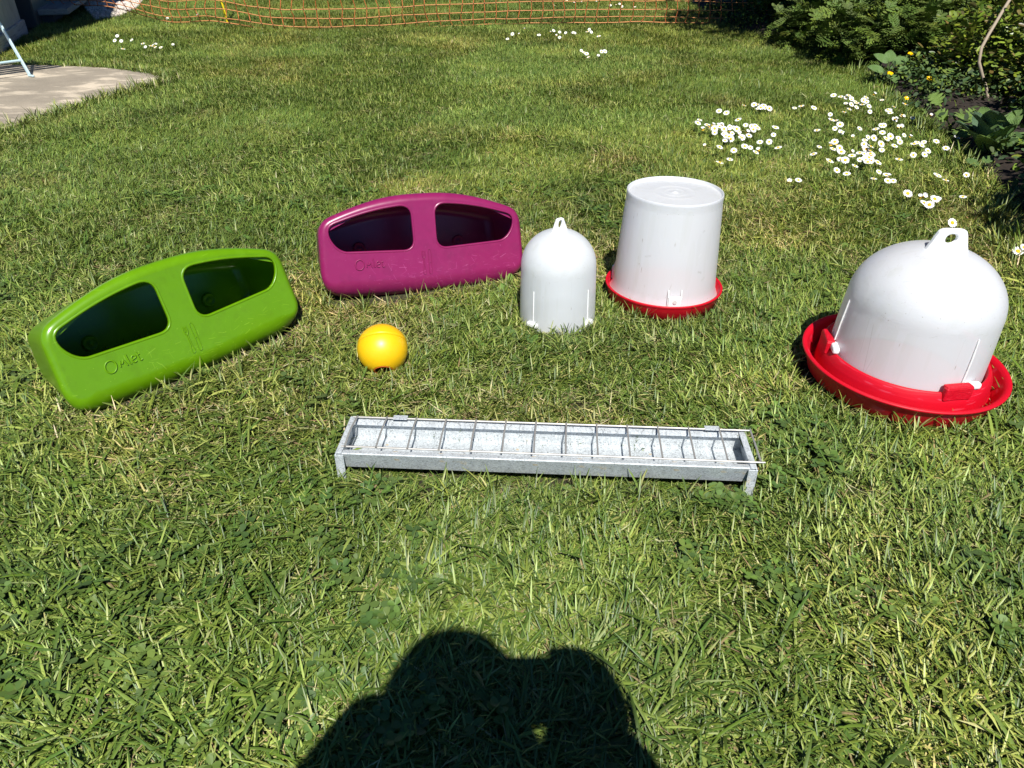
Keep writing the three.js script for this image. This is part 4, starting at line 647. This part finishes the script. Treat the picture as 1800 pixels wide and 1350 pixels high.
// ---------------------------------------------------------------- the person who takes the picture, kneeling behind the camera
{
  const capsule = (p, a, b, ra, rb) => { const ab = [b[0] - a[0], b[1] - a[1], b[2] - a[2]], ap = [p[0] - a[0], p[1] - a[1], p[2] - a[2]], t = clamp((ap[0] * ab[0] + ap[1] * ab[1] + ap[2] * ab[2]) / (ab[0] ** 2 + ab[1] ** 2 + ab[2] ** 2), 0, 1); return Math.hypot(ap[0] - ab[0] * t, ap[1] - ab[1] * t, ap[2] - ab[2] * t) - lerp(ra, rb, t); };
  const smin = (a, b, k) => { const h = Math.max(k - Math.abs(a - b), 0) / k; return Math.min(a, b) - h * h * k / 4; };
  function meshField(c, half, res, field) {
    const mc = new MarchingCubes(res, new THREE.MeshBasicMaterial(), false, false, 150000); mc.isolation = 0; const hs = res / 2;
    for (let z = 0; z < res; z++) for (let y = 0; y < res; y++) for (let x = 0; x < res; x++) mc.field[x + y * res + z * res * res] = -field([c[0] + (x - hs) / hs * half, c[1] + (y - hs) / hs * half, c[2] + (z - hs) / hs * half]);
    mc.update();
    const n = mc.count ?? mc.geometry.drawRange.count, p = mc.positionArray.slice(0, n * 3), nn = mc.normalArray.slice(0, n * 3), g = new THREE.BufferGeometry();
    for (let i = 0; i < n; i++) for (let k = 0; k < 3; k++) p[3 * i + k] = c[k] + p[3 * i + k] * half;
    g.setAttribute('position', new THREE.BufferAttribute(p, 3)); g.setAttribute('normal', new THREE.BufferAttribute(nn, 3)); return g;
  }
  const dyed = (g, f) => { const p = g.attributes.position, c = new Float32Array(p.count * 3); for (let i = 0; i < p.count; i++) c.set(f(p.getX(i), p.getY(i), p.getZ(i)), 3 * i); g.setAttribute('color', new THREE.BufferAttribute(c, 3)); g.deleteAttribute('uv'); return g; };
  const SKIN = [0.55, 0.34, 0.25], COAT = [0.05, 0.06, 0.09], JEAN = [0.06, 0.09, 0.16], SHOE = [0.06, 0.05, 0.05];
  const HEAD = [0.016, 0.992, 0.315];
  const bones = [
    [[0, 0.50, 0.66], [0, 0.62, 0.60], 0.145, 0.135], [[0, 0.62, 0.60], [0, 0.80, 0.49], 0.135, 0.14], [[-0.11, 0.83, 0.46], [0.11, 0.83, 0.46], 0.085, 0.085], [[0, 0.84, 0.44], [0.02, 0.94, 0.36], 0.058, 0.052],
    [[-0.17, 0.83, 0.46], [-0.25, 0.60, 0.31], 0.060, 0.054], [[-0.25, 0.60, 0.31], [-0.09, 0.660, 0.055], 0.056, 0.042], [[0.17, 0.83, 0.46], [0.282, 0.585, 0.30], 0.062, 0.078], [[0.282, 0.585, 0.30], [0.122, 0.642, 0.065], 0.078, 0.050],
    [[-0.09, 0.48, 0.66], [-0.16, 0.10, 0.46], 0.092, 0.066], [[0.09, 0.48, 0.66], [0.16, 0.10, 0.46], 0.092, 0.066], [[-0.16, 0.085, 0.46], [-0.13, 0.075, 0.86], 0.062, 0.042], [[0.16, 0.085, 0.46], [0.13, 0.075, 0.86], 0.062, 0.042], [[-0.13, 0.07, 0.86], [-0.13, 0.045, 0.98], 0.042, 0.032], [[0.13, 0.07, 0.86], [0.13, 0.045, 0.98], 0.042, 0.032],
  ];
  const body = dyed(meshField([0, 0.52, 0.50], 0.66, 96, (p) => { let d = 1; for (const b of bones) d = smin(d, capsule(p, ...b), 0.05); return d; }), (x, y, z) => (z > 0.84 && y < 0.2 ? SHOE : y < 0.47 && z > 0.33 ? JEAN : y > 0.87 && Math.hypot(x - 0.012, (z - 0.40) * 0.8) < 0.075 ? SKIN : COAT));
  // head in its own frame, tipped down towards the phone
  const ell = (p, c, r) => (Math.hypot((p[0] - c[0]) / r[0], (p[1] - c[1]) / r[1], (p[2] - c[2]) / r[2]) - 1) * Math.min(...r);
  const headGeo = dyed(meshField([0, 0, 0], 0.15, 84, (p) => {
    let d = ell(p, [0, 0.022, 0.012], [0.076, 0.092, 0.096]); d = smin(d, ell(p, [0, -0.045, -0.028], [0.056, 0.066, 0.060]), 0.04); d = smin(d, capsule(p, [0, 0.01, -0.083], [0, -0.028, -0.104], 0.008, 0.012), 0.012);
    for (const s of [-1, 1]) { d = smin(d, ell(p, [s * 0.079, -0.008, 0.012], [0.010, 0.030, 0.018]), 0.01); d = smin(d, capsule(p, [s * 0.014, 0.022, -0.082], [s * 0.046, 0.02, -0.070], 0.007, 0.006), 0.012); d = Math.max(d, -(ell(p, [s * 0.031, 0.004, -0.098], [0.015, 0.010, 0.014]))); d = smin(d, ell(p, [s * 0.031, 0.004, -0.074], [0.013, 0.012, 0.013]), 0.003); }
    d = smin(d, capsule(p, [-0.02, -0.058, -0.080], [0.02, -0.058, -0.080], 0.006, 0.006), 0.008); d = smin(d, ell(p, [0, -0.092, -0.062], [0.022, 0.018, 0.020]), 0.02); return d;
  }), (x, y, z) => (Math.hypot(Math.abs(x) - 0.031, y - 0.004) < 0.010 && z < -0.07 ? (Math.hypot(Math.abs(x) - 0.031, y - 0.002) < 0.0045 ? [0.03, 0.02, 0.02] : [0.8, 0.78, 0.75]) : y < -0.052 && y > -0.064 && Math.abs(x) < 0.024 && z < -0.07 ? [0.42, 0.18, 0.15] : SKIN));
  headGeo.rotateX(-0.45); headGeo.translate(...HEAD);
  // hands, laid out in the phone's own axes: x right, u up the picture, b back from the lens side
  const cs = Math.cos(32 * RAD), sn = Math.sin(32 * RAD), C = V3(0.052, 0.7, 0).add(V3(0, cs, -sn).multiplyScalar(-0.022)).add(V3(0, sn, cs).multiplyScalar(0.011));
  const toWorld = (x, u, b) => [C.x + x, C.y + u * cs + b * sn, C.z - u * sn + b * cs];
  function hand(m) {
    const q = (x, u, b) => toWorld(m * x, u, b), w = m > 0 ? [0.122, 0.642, 0.065] : [-0.09, 0.660, 0.055], F = [];
    const chain = (pts, r) => { for (let i = 0; i + 1 < pts.length; i++) F.push([q(...pts[i]), q(...pts[i + 1]), r - 0.0006 * i, r - 0.0006 * (i + 1)]); };
    const palm = [[q(0.083, 0.020, 0.004), q(0.090, -0.026, 0.010), 0.017, 0.018], [q(0.092, 0.012, 0.012), q(0.100, -0.022, 0.020), 0.016, 0.018], [q(0.094, -0.008, 0.016), w, 0.019, 0.027]];
    if (m > 0) chain([[0.088, 0.020, 0.0], [0.076, 0.036, -0.002], [0.060, 0.039, 0.0], [0.046, 0.039, 0.0]], 0.0088);   // index over the top edge
    else chain([[0.088, 0.020, 0.0], [0.076, 0.040, -0.002], [0.062, 0.042, 0.0], [0.054, 0.041, 0.002]], 0.0088);
    chain([[0.090, 0.012, -0.002], [0.082, 0.010, -0.014], [0.064, 0.008, -0.0145], [0.054, 0.006, -0.0135]], 0.0090);
    chain([[0.091, -0.006, 0.0], [0.083, -0.008, -0.014], [0.066, -0.010, -0.0145], [0.058, -0.011, -0.0135]], 0.0086);
    chain([[0.090, -0.024, 0.002], [0.082, -0.026, -0.012], [0.070, -0.028, -0.0135], [0.063, -0.028, -0.013]], 0.0078);
    chain([[0.094, -0.018, 0.018], [0.084, -0.012, 0.026], [0.066, -0.002, 0.018], [0.056, 0.004, 0.0145]], 0.0102);
    const c = q(0.085, 0, 0.012);
    return dyed(meshField(c, 0.088, 76, (p) => { let d = 1; for (const b of palm) d = smin(d, capsule(p, ...b), 0.016); for (const b of F) d = smin(d, capsule(p, ...b), 0.0035); return d; }), () => SKIN);
  }
  const all = mergeGeometries([body, headGeo, hand(1), hand(-1)].map((g) => { const o = new THREE.BufferGeometry(); for (const k of ['position', 'normal', 'color']) o.setAttribute(k, g.attributes[k]); return o; }));
  const t = thing('person', 'person in dark clothes kneeling on the grass, holding a phone up with both hands', 'person', [0, 0, 0]);
  part('body', all, std({ vertexColors: true, roughness: 0.8 }), t);
  const hair = new THREE.SphereGeometry(1, 40, 24); { const p = hair.attributes.position; for (let i = 0; i < p.count; i++) { let x = p.getX(i), y = p.getY(i), z = p.getZ(i); const front = smoothstep(-z, 0.1, 0.7), k = y < 0.15 + 0.45 * front ? 0.8 : 1.0, n = 1 + 0.035 * (fbm(x * 7 + 9, y * 7 + z * 5, 3) - 0.5) * 2; p.setXYZ(i, x * 0.081 * k * n, 0.024 + y * 0.101 * k * n, 0.016 + z * 0.104 * k * n); } hair.computeVertexNormals(); }
  hair.rotateX(-0.45); hair.translate(...HEAD); part('hair', hair, std({ color: RGB(0.05, 0.032, 0.02), roughness: 0.7 }), t);
  const ph = thing('phone', 'black phone held up in both hands by the kneeling person', 'phone', C.toArray()); ph.rotation.x = -32 * RAD;
  part('case', new RoundedBoxGeometry(0.148, 0.072, 0.0082, 3, 0.0036), std({ color: RGB(0.03, 0.03, 0.035), roughness: 0.4 }), ph);
  part('screen', box(0.141, 0.066, 0.0006, 0, 0, 0.0043, 0), std({ color: RGB(0.02, 0.02, 0.025), roughness: 0.1 }), ph);
  const lens = part('lens', new THREE.CylinderGeometry(0.006, 0.0065, 0.0018, 20).rotateX(Math.PI / 2).translate(-0.052, 0.022, -0.005), std({ color: RGB(0.02, 0.02, 0.02), roughness: 0.2 }), ph);
}

renderer.render(scene, camera);
